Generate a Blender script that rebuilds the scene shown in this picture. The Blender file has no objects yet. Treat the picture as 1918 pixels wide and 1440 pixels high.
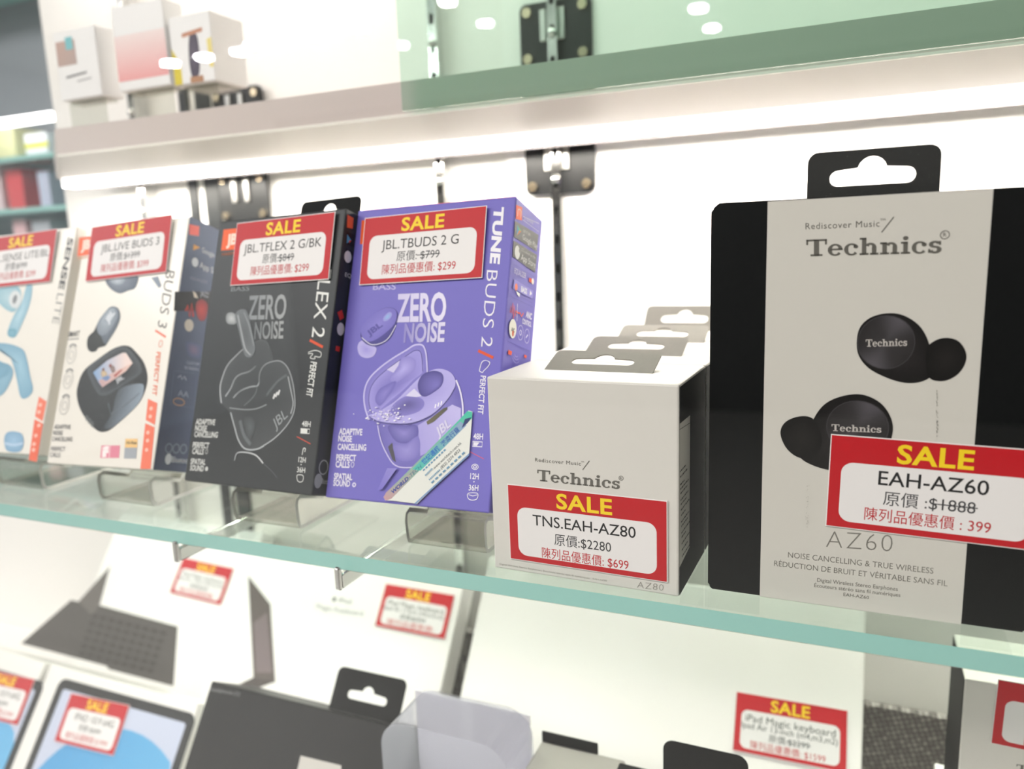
import bpy, bmesh, math, random
from mathutils import Vector, Matrix

# ------------------------------------------------------------------ camera, world, lights, exposure
scene = bpy.context.scene
COL = scene.collection
CAM = Vector((0.08489, -0.31819, 0.15776))
YAW, PITCH, ROLL, FPX = 0.41432, 0.17833, 0.03721, 1447.3
_f = Vector((-math.sin(YAW) * math.cos(PITCH), math.cos(YAW) * math.cos(PITCH), -math.sin(PITCH)))
_r = Vector((math.cos(YAW), math.sin(YAW), 0))
_d = _f.cross(_r)
RT = math.cos(ROLL) * _r + math.sin(ROLL) * _d
DN = -math.sin(ROLL) * _r + math.cos(ROLL) * _d
cam = bpy.data.cameras.new('camera')
cam.sensor_width = 36
cam.lens = FPX / 1918 * 36
cam.clip_start = 0.01
cam.clip_end = 60
cam.dof.use_dof = True
cam.dof.focus_distance = 0.355
cam.dof.aperture_fstop = 6.2
camo = bpy.data.objects.new('camera', cam)
camo.matrix_world = Matrix(((RT.x, -DN.x, -_f.x, CAM.x), (RT.y, -DN.y, -_f.y, CAM.y), (RT.z, -DN.z, -_f.z, CAM.z), (0, 0, 0, 1)))
COL.objects.link(camo)
scene.camera = camo

scene.view_settings.view_transform = 'Standard'
scene.view_settings.look = 'None'
scene.view_settings.gamma = 1
scene.view_settings.use_curve_mapping = False
scene.view_settings.exposure = 0.0

world = bpy.data.worlds.new('world')
scene.world = world
world.use_nodes = True
world.node_tree.nodes['Background'].inputs[0].default_value = (0.93, 0.97, 1.0, 1)
world.node_tree.nodes['Background'].inputs[1].default_value = 0.25

HALL_W, LED, LED_UP, SPOT = 55.0, 96.0, 24.0, 420.0

def area_light(name, loc, rot, sx, sy, power, color=(1, 1, 1)):
    l = bpy.data.lights.new(name, 'AREA')
    l.shape = 'RECTANGLE'; l.size = sx; l.size_y = sy; l.energy = power; l.color = color
    o = bpy.data.objects.new(name, l); o.location = loc; o.rotation_euler = rot
    COL.objects.link(o)
    return o
# the shop's ceiling light in front of the showcase, then an added lamp
area_light('shop_area_light', (-0.35, -1.5, 1.36), (0, 0, 0), 2.2, 0.9, HALL_W, (1, 0.985, 0.96))
area_light('shop_area_light', (-2.3, -1.5, 1.36), (0, 0, 0), 1.4, 1.2, 60.0, (0.95, 0.98, 1.0))  # added lamp, brightens the pale left wall mirrored in the front pane

# ------------------------------------------------------------------ measuring helpers
def ray(px, py):
    return _f + RT * ((px - 959) / FPX) + DN * ((py - 720) / FPX)
def on(px, py, axis, val):
    d = ray(px, py)
    return CAM + d * ((val - CAM[axis]) / d[axis])
def onX(px, py, v): return on(px, py, 0, v)
def onY(px, py, v): return on(px, py, 1, v)
def onZ(px, py, v): return on(px, py, 2, v)
def Zm(x0, y0, s):
    return lambda *p: [(x0 + a / s, y0 + b / s) for a, b in p]

# ------------------------------------------------------------------ materials
def lin(c):
    if isinstance(c, str):
        c = c.lstrip('#'); c = tuple(int(c[i:i + 2], 16) / 255 for i in (0, 2, 4))
    return tuple((v / 12.92 if v <= 0.04045 else ((v + 0.055) / 1.055) ** 2.4) for v in c[:3])
MATS = {}
def mat(name, color='#ffffff', rough=0.5, metal=0.0, spec=0.5, coat=0.0, emit=0.0, noise=0.0, nscale=60.0, bump=0.0):
    if name in MATS: return MATS[name]
    m = bpy.data.materials.new(name); m.use_nodes = True
    nt = m.node_tree; b = nt.nodes['Principled BSDF']
    c = (*lin(color), 1)
    b.inputs['Base Color'].default_value = c
    b.inputs['Roughness'].default_value = rough
    b.inputs['Metallic'].default_value = metal
    b.inputs['Specular IOR Level'].default_value = spec
    b.inputs['Coat Weight'].default_value = coat
    b.inputs['Coat Roughness'].default_value = 0.12
    if emit:
        b.inputs['Emission Color'].default_value = c
        b.inputs['Emission Strength'].default_value = emit
    if noise or bump:
        tc = nt.nodes.new('ShaderNodeTexCoord')
        n = nt.nodes.new('ShaderNodeTexNoise'); n.inputs['Scale'].default_value = nscale; n.inputs['Detail'].default_value = 3
        nt.links.new(tc.outputs['Object'], n.inputs['Vector'])
        if noise:
            mx = nt.nodes.new('ShaderNodeMix'); mx.data_type = 'RGBA'
            mx.inputs[6].default_value = c
            mx.inputs[7].default_value = tuple(v * (1 - noise) for v in c[:3]) + (1,)
            nt.links.new(n.outputs['Fac'], mx.inputs[0]); nt.links.new(mx.outputs[2], b.inputs['Base Color'])
        if bump:
            bp = nt.nodes.new('ShaderNodeBump'); bp.inputs['Strength'].default_value = bump; bp.inputs['Distance'].default_value = 0.001
            nt.links.new(n.outputs['Fac'], bp.inputs['Height']); nt.links.new(bp.outputs[0], b.inputs['Normal'])
    MATS[name] = m
    return m
def thin_glass(name, tint='#ffffff', ior=1.5, rough=0.0):
    """flat glass: what passes keeps its direction, the rest is mirrored by angle"""
    if name in MATS: return MATS[name]
    m = bpy.data.materials.new(name); m.use_nodes = True
    nt = m.node_tree; nt.nodes.clear()
    out = nt.nodes.new('ShaderNodeOutputMaterial'); mx = nt.nodes.new('ShaderNodeMixShader')
    fr = nt.nodes.new('ShaderNodeFresnel'); 
    # the same mirror strength from either side of the sheet
    ge = nt.nodes.new('ShaderNodeNewGeometry'); mr = nt.nodes.new('ShaderNodeMapRange')
    mr.inputs['To Min'].default_value = ior; mr.inputs['To Max'].default_value = 1 / ior
    nt.links.new(ge.outputs['Backfacing'], mr.inputs['Value']); nt.links.new(mr.outputs['Result'], fr.inputs['IOR'])
    tr = nt.nodes.new('ShaderNodeBsdfTransparent'); tr.inputs[0].default_value = (*lin(tint), 1)
    gl = nt.nodes.new('ShaderNodeBsdfGlossy'); gl.inputs['Roughness'].default_value = rough
    nt.links.new(fr.outputs[0], mx.inputs[0]); nt.links.new(tr.outputs[0], mx.inputs[1]); nt.links.new(gl.outputs[0], mx.inputs[2])
    nt.links.new(mx.outputs[0], out.inputs[0])
    MATS[name] = m
    return m
def print_mat(name, rough=0.4, coat=0.0, spec=0.3):
    if name in MATS: return MATS[name]
    m = bpy.data.materials.new(name); m.use_nodes = True
    nt = m.node_tree; b = nt.nodes['Principled BSDF']
    a = nt.nodes.new('ShaderNodeAttribute'); a.attribute_name = 'ink'
    nt.links.new(a.outputs['Color'], b.inputs['Base Color'])
    b.inputs['Roughness'].default_value = rough
    b.inputs['Specular IOR Level'].default_value = spec
    b.inputs['Coat Weight'].default_value = coat; b.inputs['Coat Roughness'].default_value = 0.1
    MATS[name] = m
    return m
def mesh_mat():
    """woven speaker-cloth like cloth: procedural weave of small light dots"""
    m = bpy.data.materials.new('woven_mesh'); m.use_nodes = True
    nt = m.node_tree; b = nt.nodes['Principled BSDF']
    tc = nt.nodes.new('ShaderNodeTexCoord'); mp = nt.nodes.new('ShaderNodeMapping')
    mp.inputs['Rotation'].default_value = (0, math.radians(20), 0)
    v = nt.nodes.new('ShaderNodeTexVoronoi'); v.inputs['Scale'].default_value = 240; v.inputs['Randomness'].default_value = 0.15
    cr = nt.nodes.new('ShaderNodeValToRGB')
    cr.color_ramp.elements[0].position = 0.25; cr.color_ramp.elements[0].color = (*lin('#c4c0bb'), 1)
    cr.color_ramp.elements[1].position = 0.6; cr.color_ramp.elements[1].color = (*lin('#4c4644'), 1)
    nt.links.new(tc.outputs['Object'], mp.inputs[0]); nt.links.new(mp.outputs[0], v.inputs['Vector'])
    nt.links.new(v.outputs['Distance'], cr.inputs[0]); nt.links.new(cr.outputs[0], b.inputs['Base Color'])
    b.inputs['Roughness'].default_value = 0.5
    return m

M_PRINT = print_mat('print_card', 0.45, 0.0)
M_TAG = print_mat('print_tag', 0.45, 0.0)
M_WHITE = mat('white_card', '#dcdad4', 0.45, noise=0.03)
M_IVORY = mat('ivory_card', '#efebe2', 0.35, coat=0.3)
M_PURPLE = mat('purple_card', '#7068c2', 0.4, spec=0.3)
M_BLACKC = mat('black_card', '#0d0f10', 0.55, spec=0.12)
M_CHARC = mat('charcoal_card', '#2b2f32', 0.4, spec=0.3)
M_GREYTAB = mat('grey_board', '#8a8780', 0.7, noise=0.12, nscale=400)
M_WALL = mat('white_laminate', '#f2f0ec', 0.35, noise=0.015, nscale=8)
M_CHROME = mat('chrome', '#d9d9d8', 0.14, metal=1.0)
M_STEEL = mat('brushed_steel', '#b9b8b4', 0.3, metal=1.0)
M_HINGE = mat('black_metal', '#1d1e1f', 0.35, metal=0.3)
M_DARK = mat('dark_slot', '#151515', 0.8)
M_BARW = mat('bar_white', '#cdc2bd', 0.4)
M_LED = mat('led_white', '#fffaf0', 0.5, emit=LED)
M_LEDUP = mat('led_upper', '#fffaf0', 0.5, emit=LED_UP)
M_PANE = thin_glass('clear_pane', '#fefdfc')
M_GREENPANE = thin_glass('green_pane', '#e9f8f1')
M_SHELFG = thin_glass('shelf_glass', '#eef4f1')
M_EDGE = mat('glass_edge', '#98d0c8', 0.12, coat=1.0)
M_ACRYL = thin_glass('acrylic', '#f1f2ee', 1.49)
M_ACRE = mat('acrylic_edge', '#c9cbc6', 0.1, coat=1.0)
M_FILM = thin_glass('clear_film', '#f2f2f8', 1.5, 0.12)
_nt = M_FILM.node_tree; _o = [n for n in _nt.nodes if n.type == 'OUTPUT_MATERIAL'][0]; _src = _o.inputs[0].links[0].from_socket
_mx = _nt.nodes.new('ShaderNodeMixShader'); _df = _nt.nodes.new('ShaderNodeBsdfTranslucent'); _df.inputs[0].default_value = (0.8, 0.81, 0.88, 1)
_mx.inputs[0].default_value = 0.3
_nt.links.new(_src, _mx.inputs[1]); _nt.links.new(_df.outputs[0], _mx.inputs[2]); _nt.links.new(_mx.outputs[0], _o.inputs[0])

# ------------------------------------------------------------------ object helpers
def tag(o, label=None, cat=None, group=None, kind=None):
    if label: o['label'] = label
    if cat: o['category'] = cat
    if group: o['group'] = group
    if kind: o['kind'] = kind
    return o
def empty(name, M, label, cat, group=None):
    o = bpy.data.objects.new(name, None); o.empty_display_size = 0.02
    COL.objects.link(o); o.matrix_world = M
    return tag(o, label, cat, group)
def mk(name, verts, faces, mats, parent=None, fmat=None, smooth=False, local=None):
    me = bpy.data.meshes.new(name)
    me.from_pydata([tuple(v) for v in verts], [], faces)
    if not isinstance(mats, (list, tuple)): mats = [mats]
    for m in mats: me.materials.append(m)
    if fmat:
        for i, p in enumerate(me.polygons): p.material_index = fmat[i]
    if smooth:
        for p in me.polygons: p.use_smooth = True
    me.update()
    o = bpy.data.objects.new(name, me); COL.objects.link(o)
    if parent is not None: o.parent = parent
    if local is not None: o.matrix_local = local
    return o
def bmobj(name, bm, mats, parent=None, local=None, smooth=False):
    bmesh.ops.recalc_face_normals(bm, faces=bm.faces)
    me = bpy.data.meshes.new(name); bm.to_mesh(me); bm.free()
    if not isinstance(mats, (list, tuple)): mats = [mats]
    for m in mats: me.materials.append(m)
    if smooth:
        for p in me.polygons: p.use_smooth = True
    o = bpy.data.objects.new(name, me); COL.objects.link(o)
    if parent is not None: o.parent = parent
    if local is not None: o.matrix_local = local
    return o
def bbox(bm, x0, x1, y0, y1, z0, z1, bev=0.0, seg=2, mi=0):
    r = bmesh.ops.create_cube(bm, size=1.0)
    vs = r['verts']
    for v in vs:
        v.co = Vector(((x0 + x1) / 2 + v.co.x * (x1 - x0), (y0 + y1) / 2 + v.co.y * (y1 - y0), (z0 + z1) / 2 + v.co.z * (z1 - z0)))
    fs = {f for v in vs for f in v.link_faces}
    for f in fs: f.material_index = mi
    if bev:
        es = {e for v in vs for e in v.link_edges}
        bmesh.ops.bevel(bm, geom=list(es), offset=bev, segments=seg, profile=0.5, affect='EDGES', clamp_overlap=True)
    return vs
def box_obj(name, x0, x1, y0, y1, z0, z1, m, bev=0.0, parent=None, local=None):
    bm = bmesh.new(); bbox(bm, x0, x1, y0, y1, z0, z1, bev)
    return bmobj(name, bm, m, parent, local)
def cyl(bm, p0, p1, r, n=16, mi=0):
    p0, p1 = Vector(p0), Vector(p1); ax = p1 - p0
    q = ax.to_track_quat('Z', 'Y').to_matrix().to_4x4()
    M = Matrix.Translation((p0 + p1) / 2) @ q
    rr = bmesh.ops.create_cone(bm, cap_ends=True, segments=n, radius1=r, radius2=r, depth=ax.length, matrix=M)
    for f in {f for v in rr['verts'] for f in v.link_faces}: f.material_index = mi
def plate_with_hole(outer, holes, thick):
    """flat board in the local XZ plane with holes, given thickness along Y"""
    bm = bmesh.new()
    es = []
    for loop in [outer] + list(holes):
        vs = [bm.verts.new((x, 0, z)) for x, z in loop]
        for i in range(len(vs)): es.append(bm.edges.new((vs[i], vs[(i + 1) % len(vs)])))
    bmesh.ops.triangle_fill(bm, use_beauty=True, edges=es)
    r = bmesh.ops.extrude_face_region(bm, geom=list(bm.faces))
    for v in [g for g in r['geom'] if isinstance(g, bmesh.types.BMVert)]: v.co.y += thick
    return bm
def rrect(x0, x1, z0, z1, r, n=6, corners=(1, 1, 1, 1)):
    pts = []
    for (cx, cz, a0, on_) in ((x1 - r, z1 - r, 0, corners[1]), (x0 + r, z1 - r, 90, corners[0]), (x0 + r, z0 + r, 180, corners[2]), (x1 - r, z0 + r, 270, corners[3])):
        if on_:
            for i in range(n + 1):
                a = math.radians(a0 + 90 * i / n); pts.append((cx + r * math.cos(a), cz + r * math.sin(a)))
        else:
            pts.append((cx + (r if a0 in (0, 270) else -r), cz + (r if a0 in (0, 90) else -r)))
    return pts
def euro_slot(cx, cz, w=0.031, h=0.006, br=0.0052):
    r = h / 2; pts = []
    x0, x1 = cx - w / 2 + r, cx + w / 2 - r
    for i in range(9):
        a = math.radians(90 + 180 * i / 8); pts.append((x0 + r * math.cos(a), cz + r * math.sin(a)))
    for i in range(9):
        a = math.radians(-90 + 180 * i / 8); pts.append((x1 + r * math.cos(a), cz + r * math.sin(a)))
    for i in range(9):
        a = math.radians(12 + 156 * i / 8); pts.append((cx + br * math.cos(a), cz + r * 0.85 + br * math.sin(a)))
    return pts
def frame(o, yaw=0, tilt=0, roll=0):
    return Matrix.Translation(o) @ Matrix.Rotation(math.radians(yaw), 4, 'Z') @ Matrix.Rotation(-math.radians(tilt), 4, 'X') @ Matrix.Rotation(-math.radians(roll), 4, 'Y')

# ------------------------------------------------------------------ flat printing
_TX = {}
def glyphs(s, off=0.0, space=1.0):
    key = (s, off, space)
    if key in _TX: return _TX[key]
    cu = bpy.data.curves.new('t', 'FONT'); cu.body = s; cu.size = 1.0; cu.offset = off; cu.resolution_u = 3
    cu.space_character = space; cu.fill_mode = 'FRONT'
    ob = bpy.data.objects.new('t', cu); COL.objects.link(ob)
    dg = bpy.context.evaluated_depsgraph_get()
    ev = ob.evaluated_get(dg); me = ev.to_mesh()
    vs = [(v.co.x, v.co.y) for v in me.vertices]; fs = [tuple(p.vertices) for p in me.polygons]
    ev.to_mesh_clear()
    bpy.data.objects.remove(ob); bpy.data.curves.remove(cu)
    _TX[key] = (vs, fs)
    return _TX[key]
CAPH = 0.73
_ref = glyphs('H'); CAPH = max(v[1] for v in _ref[0]) if _ref[0] else 0.73

class Canvas:
    """coloured ink shapes on one flat face (millimetres), built as a thin relief of layers"""
    def __init__(self, M, face='front', W=0, H=0):
        self.M = M; self.Mi = M.inverted(); self.face = face; self.W = W; self.H = H
        self.v = []; self.f = []; self.c = []; self.l = 0
    def uv(self, p):
        o = self.Mi @ CAM; d = self.Mi.to_3x3() @ ray(*p)
        if self.face == 'front': t = -o.y / d.y; q = o + d * t; return (q.x * 1e3, q.z * 1e3)
        if self.face == 'right': t = (self.W - o.x) / d.x; q = o + d * t; return (q.y * 1e3, q.z * 1e3)
        if self.face == 'top': t = (self.H - o.z) / d.z; q = o + d * t; return (q.x * 1e3, q.y * 1e3)
    def add(self, verts, faces, cols, lift=True):
        if lift: self.l += 1
        b = len(self.v)
        self.v += [(x, y, self.l) for x, y in verts]
        self.f += [tuple(b + i for i in f) for f in faces]
        self.c += cols
    def poly(self, pts, col, px=True, smooth=False, grad=None):
        q = [self.uv(p) for p in pts] if px else list(pts)
        if smooth: q = catmull(q)
        if grad:
            c1, A, B = grad
            A, B = (self.uv(A), self.uv(B)) if px else (A, B)
            dx, dy = B[0] - A[0], B[1] - A[1]; L = dx * dx + dy * dy
            a, b = lin(col), lin(c1)
            cs = []
            for x, y in q:
                t = min(1, max(0, ((x - A[0]) * dx + (y - A[1]) * dy) / L)); cs.append(tuple(a[i] + (b[i] - a[i]) * t for i in range(3)))
        else: cs = [lin(col)] * len(q)
        self.add(q, [tuple(range(len(q)))], cs)
    def blob(self, pts, cin, cout, px=True, smooth=True, ctr=None, rings=6, power=1.0):
        q = [self.uv(p) for p in pts] if px else list(pts)
        if smooth: q = catmull(q)
        n = len(q)
        c = (self.uv(ctr) if px else ctr) if ctr else (sum(p[0] for p in q) / n, sum(p[1] for p in q) / n)
        a, b = lin(cin), lin(cout)
        vs, fs, cs = [c], [], [a]
        for k in range(1, rings + 1):
            s = k / rings; w = s ** power
            vs += [(c[0] + (x - c[0]) * s, c[1] + (y - c[1]) * s) for x, y in q]
            cs += [tuple(a[i] + (b[i] - a[i]) * w for i in range(3))] * n
            for i in range(n):
                j = (i + 1) % n
                if k == 1: fs.append((0, 1 + i, 1 + j))
                else: fs.append((1 + (k - 2) * n + i, 1 + (k - 1) * n + i, 1 + (k - 1) * n + j, 1 + (k - 2) * n + j))
        self.add(vs, fs, cs)
    def line(self, pts, w, col, px=True, smooth=False, closed=False, col2=None):
        q = [self.uv(p) for p in pts] if px else list(pts)
        if smooth: q = catmull(q, closed)
        n = len(q); vs, fs, cs = [], [], []
        a = lin(col); b = lin(col2) if col2 else a
        for i in range(n):
            p0 = q[(i - 1) % n] if (closed or i > 0) else q[i]
            p1 = q[(i + 1) % n] if (closed or i < n - 1) else q[i]
            dx, dy = p1[0] - p0[0], p1[1] - p0[1]; L = math.hypot(dx, dy) or 1
            nx, ny = -dy / L * w / 2, dx / L * w / 2
            vs += [(q[i][0] + nx, q[i][1] + ny), (q[i][0] - nx, q[i][1] - ny)]
            t = i / max(1, n - 1); cc = tuple(a[k] + (b[k] - a[k]) * t for k in range(3)); cs += [cc, cc]
        for i in range(n if closed else n - 1):
            j = (i + 1) % n; fs.append((2 * i, 2 * i + 1, 2 * j + 1, 2 * j))
        self.add(vs, fs, cs)
    def ell(self, c, rx, ry, col, px=False, rot=0, cin=None, n=28, ctr=None):
        c = self.uv(c) if px else c; r = math.radians(rot)
        pts = []
        for i in range(n):
            a = 2 * math.pi * i / n; x, y = rx * math.cos(a), ry * math.sin(a)
            pts.append((c[0] + x * math.cos(r) - y * math.sin(r), c[1] + x * math.sin(r) + y * math.cos(r)))
        if cin: self.blob(pts, cin, col, px=False, smooth=False, ctr=ctr or c)
        else: self.poly(pts, col, px=False)
        return pts
    def ring(self, c, rx, ry, w, col, px=True, n=28, a0=0, a1=360):
        c = self.uv(c) if px else c
        full = a1 - a0 >= 360
        m = n if full else n + 1
        self.line([(c[0] + rx * math.cos(math.radians(a0 + (a1 - a0) * i / n)), c[1] + ry * math.sin(math.radians(a0 + (a1 - a0) * i / n))) for i in range(m)], w, col, px=False, closed=full)
    def text(self, s, A, B, T, col, px=True, off=0.0, space=1.0, col2=None, fn=None):
        """baseline runs from A to B; T lies one cap height above A"""
        if px: A, B, T = self.uv(A), self.uv(B), self.uv(T)
        vs, fs = (fn(s) if fn else glyphs(s, off, space))
        if not vs: return
        x0 = min(v[0] for v in vs); x1 = max(v[0] for v in vs); w = (x1 - x0) or 1
        cap = 1.0 if fn else CAPH
        ex = ((B[0] - A[0]) / w, (B[1] - A[1]) / w); ey = ((T[0] - A[0]) / cap, (T[1] - A[1]) / cap)
        q = [(A[0] + (x - x0) * ex[0] + y * ey[0], A[1] + (x - x0) * ex[1] + y * ey[1]) for x, y in vs]
        a = lin(col)
        if col2:
            b = lin(col2); cs = [tuple(a[i] + (b[i] - a[i]) * (x - x0) / w for i in range(3)) for x, y in vs]
        else: cs = [a] * len(q)
        self.add(q, fs, cs)
    def build(self, name, parent, m=None, step=0.000012, base=0.00012, label=None):
        vs = []
        for x, y, l in self.v:
            x, y = x / 1e3, y / 1e3; h = base + step * l
            if self.face == 'front': vs.append((x, -h, y))
            elif self.face == 'right': vs.append((self.W + h, x, y))
            else: vs.append((x, y, self.H + h))
        me = bpy.data.meshes.new(name); me.from_pydata(vs, [], self.f)
        at = me.color_attributes.new('ink', 'FLOAT_COLOR', 'POINT')
        flat = []
        for c in self.c: flat += [c[0], c[1], c[2], 1.0]
        at.data.foreach_set('color', flat)
        me.materials.append(m or M_PRINT); me.update()
        o = bpy.data.objects.new(name, me); COL.objects.link(o); o.parent = parent
        if label: o['label'] = label
        return o
def catmull(q, closed=True, sub=5):
    n = len(q); out = []
    for i in range(n if closed else n - 1):
        p0 = q[(i - 1) % n] if closed or i > 0 else q[i]; p1 = q[i]; p2 = q[(i + 1) % n]
        p3 = q[(i + 2) % n] if closed or i < n - 2 else p2
        for k in range(sub):
            t = k / sub; t2 = t * t; t3 = t2 * t
            out.append(tuple(0.5 * (2 * p1[a] + (p2[a] - p0[a]) * t + (2 * p0[a] - 5 * p1[a] + 4 * p2[a] - p3[a]) * t2 + (3 * p1[a] - p0[a] - 3 * p2[a] + p3[a]) * t3) for a in (0, 1)))
    if not closed: out.append(q[-1])
    return out

# slab-serif lettering drawn from strokes (cap height 1)
def slab(s):
    vs, fs = [], []
    def quad(x0, y0, x1, y1):
        b = len(vs); vs.extend([(x0, y0), (x1, y0), (x1, y1), (x0, y1)]); fs.append((b, b + 1, b + 2, b + 3))
    def arc(cx, cy, rx, ry, a0, a1, wt, wn, n=18):
        """stroke along an ellipse; wide (wt) at the sides, thin (wn) at top and bottom"""
        b = len(vs)
        for i in range(n + 1):
            a = math.radians(a0 + (a1 - a0) * i / n); c, sn = math.cos(a), math.sin(a)
            w = wn + (wt - wn) * c * c
            vs.extend([(cx + rx * c, cy + ry * sn), (cx + (rx - w) * c, cy + (ry - w) * sn)])
        for i in range(n): fs.append((b + 2 * i, b + 2 * i + 1, b + 2 * i + 3, b + 2 * i + 2))
    def disc(cx, cy, r):
        b = len(vs)
        for i in range(14): vs.append((cx + r * math.cos(i * 2 * math.pi / 14), cy + r * math.sin(i * 2 * math.pi / 14)))
        fs.append(tuple(range(b, b + 14)))
    x = 0; W, N, S, X = 0.2, 0.1, 0.11, 0.7
    for ch in s:
        if ch == 'T':
            quad(x, 1 - S, x + .96, 1); quad(x, .68, x + .09, 1); quad(x + .87, .68, x + .96, 1)
            quad(x + .36, 0, x + .6, 1); quad(x + .2, 0, x + .76, S); x += 1.0
        elif ch == 'e':
            arc(x + .34, .34, .34, .36, 0, 320, W, N); quad(x + .1, .32, x + .68, .42); x += .74
        elif ch == 'c':
            arc(x + .34, .34, .34, .36, 40, 318, W, N); disc(x + .53, .5, .11); x += .7
        elif ch in 'hn':
            top = 1.0 if ch == 'h' else X
            quad(x + .1, 0, x + .3, top); quad(x, top - S, x + .3, top); quad(x, 0, x + .4, S)
            arc(x + .48, X - .28, .26, .28, 0, 150, W, N + .02, 12); quad(x + .54, 0, x + .74, X - .26); quad(x + .46, 0, x + .84, S); x += .9
        elif ch == 'i':
            quad(x + .1, 0, x + .3, X); quad(x, X - S, x + .3, X); quad(x, 0, x + .4, S); disc(x + .2, .9, .12); x += .46
        elif ch == 's':
            arc(x + .28, .5, .26, .2, 20, 270, W, N + .02); arc(x + .28, .2, .28, .22, -160, 90, W, N + .02)
            quad(x + .44, .46, x + .53, .68); quad(x, .02, x + .09, .24); x += .62
        else: x += .3
    return vs, fs

def nxt(c, name, parent):
    c.build(name, parent)
    return Canvas(c.M, c.face, c.W, c.H)
# ------------------------------------------------------------------ retail carton and price tag
class Carton:
    def __init__(self, name, label, cat, M, W, D, H, m, bev=0.0008, group=None, notch=False):
        self.root = empty(name, M, label, cat, group); self.M = M; self.W, self.D, self.H = W, D, H
        if m is not None:
            bm = bmesh.new(); bbox(bm, 0, W, 0, D, 0, H, bev)
            self.body = bmobj('carton', bm, m, self.root)
    def cv(self, face='front'): return Canvas(self.M, face, self.W, self.H)
    def hang_tab(self, x0, x1, h, y, m, tilt=0, slot=0.031, slot_z=None, r=0.004, label=None):
        w = x1 - x0
        bm = plate_with_hole(rrect(-w / 2, w / 2, 0, h, r, corners=(1, 1, 0, 0)), [euro_slot(0, slot_z or h * 0.42, slot)], 0.0006)
        o = bmobj('hang_tab', bm, m, self.root, Matrix.Translation(((x0 + x1) / 2, y, self.H + 0.0001)) @ Matrix.Rotation(-math.radians(tilt), 4, 'X'))
        if label: o['label'] = label
        return o
RED, YEL = '#c0121f', '#f6d520'
def price_tag(carton_root, M, u, v, roll, lines, w=77.0, h=39.0, lift=0.0006, tip=0.0, sale=True):
    """red card with a white window stuck on the face; u,v = its lower left corner in mm; a part of its carton"""
    L = Matrix.Translation((u / 1e3, -lift, v / 1e3)) @ Matrix.Rotation(-math.radians(roll), 4, 'Y') @ Matrix.Rotation(-math.radians(tip), 4, 'X')
    bm = bmesh.new(); bbox(bm, 0, w / 1e3, -0.0003, 0, 0, h / 1e3)
    t = bmobj('price_tag', bm, mat('tag_white', '#f3f1f0', 0.4), carton_root, L)
    t['label'] = 'red and white sale price tag'
    c = Canvas(M @ L, 'front'); P = lambda fx, fy: (fx * w, h * (1 - fy))
    e = 0.4
    c.poly([(e, e), (w - e, e), (w - e, h - e), (e, h - e)], RED, px=False)
    c.poly(rrect(.062 * w, .938 * w, .075 * h, .715 * h, 4.6, 8), '#eceaea', px=False)
    if sale: c.text('SALE', P(.325, .245), P(.675, .245), P(.325, .06), YEL, px=False, off=0.026, space=1.06)
    for s, x0, x1, y0, y1, col, strike, off in lines:
        c.text(s, P(x0, y1), P(x1, y1), P(x0, y0), col, px=False, off=off)
        if strike: c.line([P(strike[0], (y0 + y1) / 2), P(strike[1], (y0 + y1) / 2)], 0.45, col, px=False)
    c.build('tag_print', t, M_TAG, base=0.00042)
    return t
INK, SINK, GINK = '#1c1c1e', '#c0202b', '#3c3c3f'
def std_lines(model, mx0, mx1, was, now, strike=True, wx=(.33, .63), nx=(.2, .78)):
    L = [(model, mx0, mx1, .365, .50, INK, None, 0.0)]
    L.append((was, wx[0], wx[1], .565, .675, GINK, (wx[0] + (wx[1] - wx[0]) * .48, wx[1] + .005) if strike else None, 0.0))
    L.append((now, nx[0], nx[1], .745, .855, SINK, None, 0.0))
    return L

# ================================================================== the showcase
YW = 0.35
DECK = -0.36
# back wall
o = box_obj('wall_back', -0.79, 0.75, YW, YW + 0.02, DECK - 0.02, 0.75, M_WALL); tag(o, kind='structure')
o = box_obj('wall_back_lower', -1.3, -0.7905, YW, YW + 0.02, DECK - 0.02, -0.012, M_WALL); o.name = 'wall_back'; tag(o, kind='structure')
# white cabinet door leaves on the wall (hinged panels with black hinge plates)
def door_leaf(x0, x1, z0, z1, label):
    o = box_obj('door_panel', x0, x1, YW - 0.006, YW - 0.0003, z0, z1, mat('door_white', '#f6f4f1', 0.3), 0.0008)
    tag(o, label, 'door panel', 'white door panels on the back wall')
def hinge(px0, px1, zc, label, wdt=0.064, hgt=0.052):
    """black square plate with four screws and a lever, on the wall"""
    xc = (onY(px0[0], px0[1], YW - 0.008).x + onY(px1[0], px1[1], YW - 0.008).x) / 2
    r = empty('hinge_plate', Matrix.Translation((xc, YW - 0.0065, zc)), label, 'hinge plate', 'black hinge plates')
    bm = plate_with_hole(rrect(-wdt / 2, wdt / 2, -hgt / 2, hgt / 2, 0.006), [], -0.004)
    bmobj('plate', bm, M_HINGE, r)
    for sx in (-1, 1):
        for sz in (-1, 1):
            bm = bmesh.new(); cyl(bm, (sx * wdt * .39, -0.0042, sz * hgt * .36), (sx * wdt * .39, -0.0065, sz * hgt * .36), 0.0042, 14)
            bmobj('screw', bm, mat('screw_brass', '#b9ab93', 0.25, metal=1.0), r)
    for sx in (-.16, .1):
        bm = bmesh.new(); bbox(bm, sx * wdt - .003, sx * wdt + .003, -.0065, -.0042, -hgt * .12, hgt * .38, 0.001)
        bmobj('hinge_arm', bm, M_STEEL, r)
    return r
door_leaf(-0.2035, 0.72, 0.235 - 0.60, 0.70, 'large white door panel filling the back wall behind the two black and white cartons')
hinge((983, 300), (1118, 300), 0.2265, 'black hinge plate at the slotted rail right of the purple carton')
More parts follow.
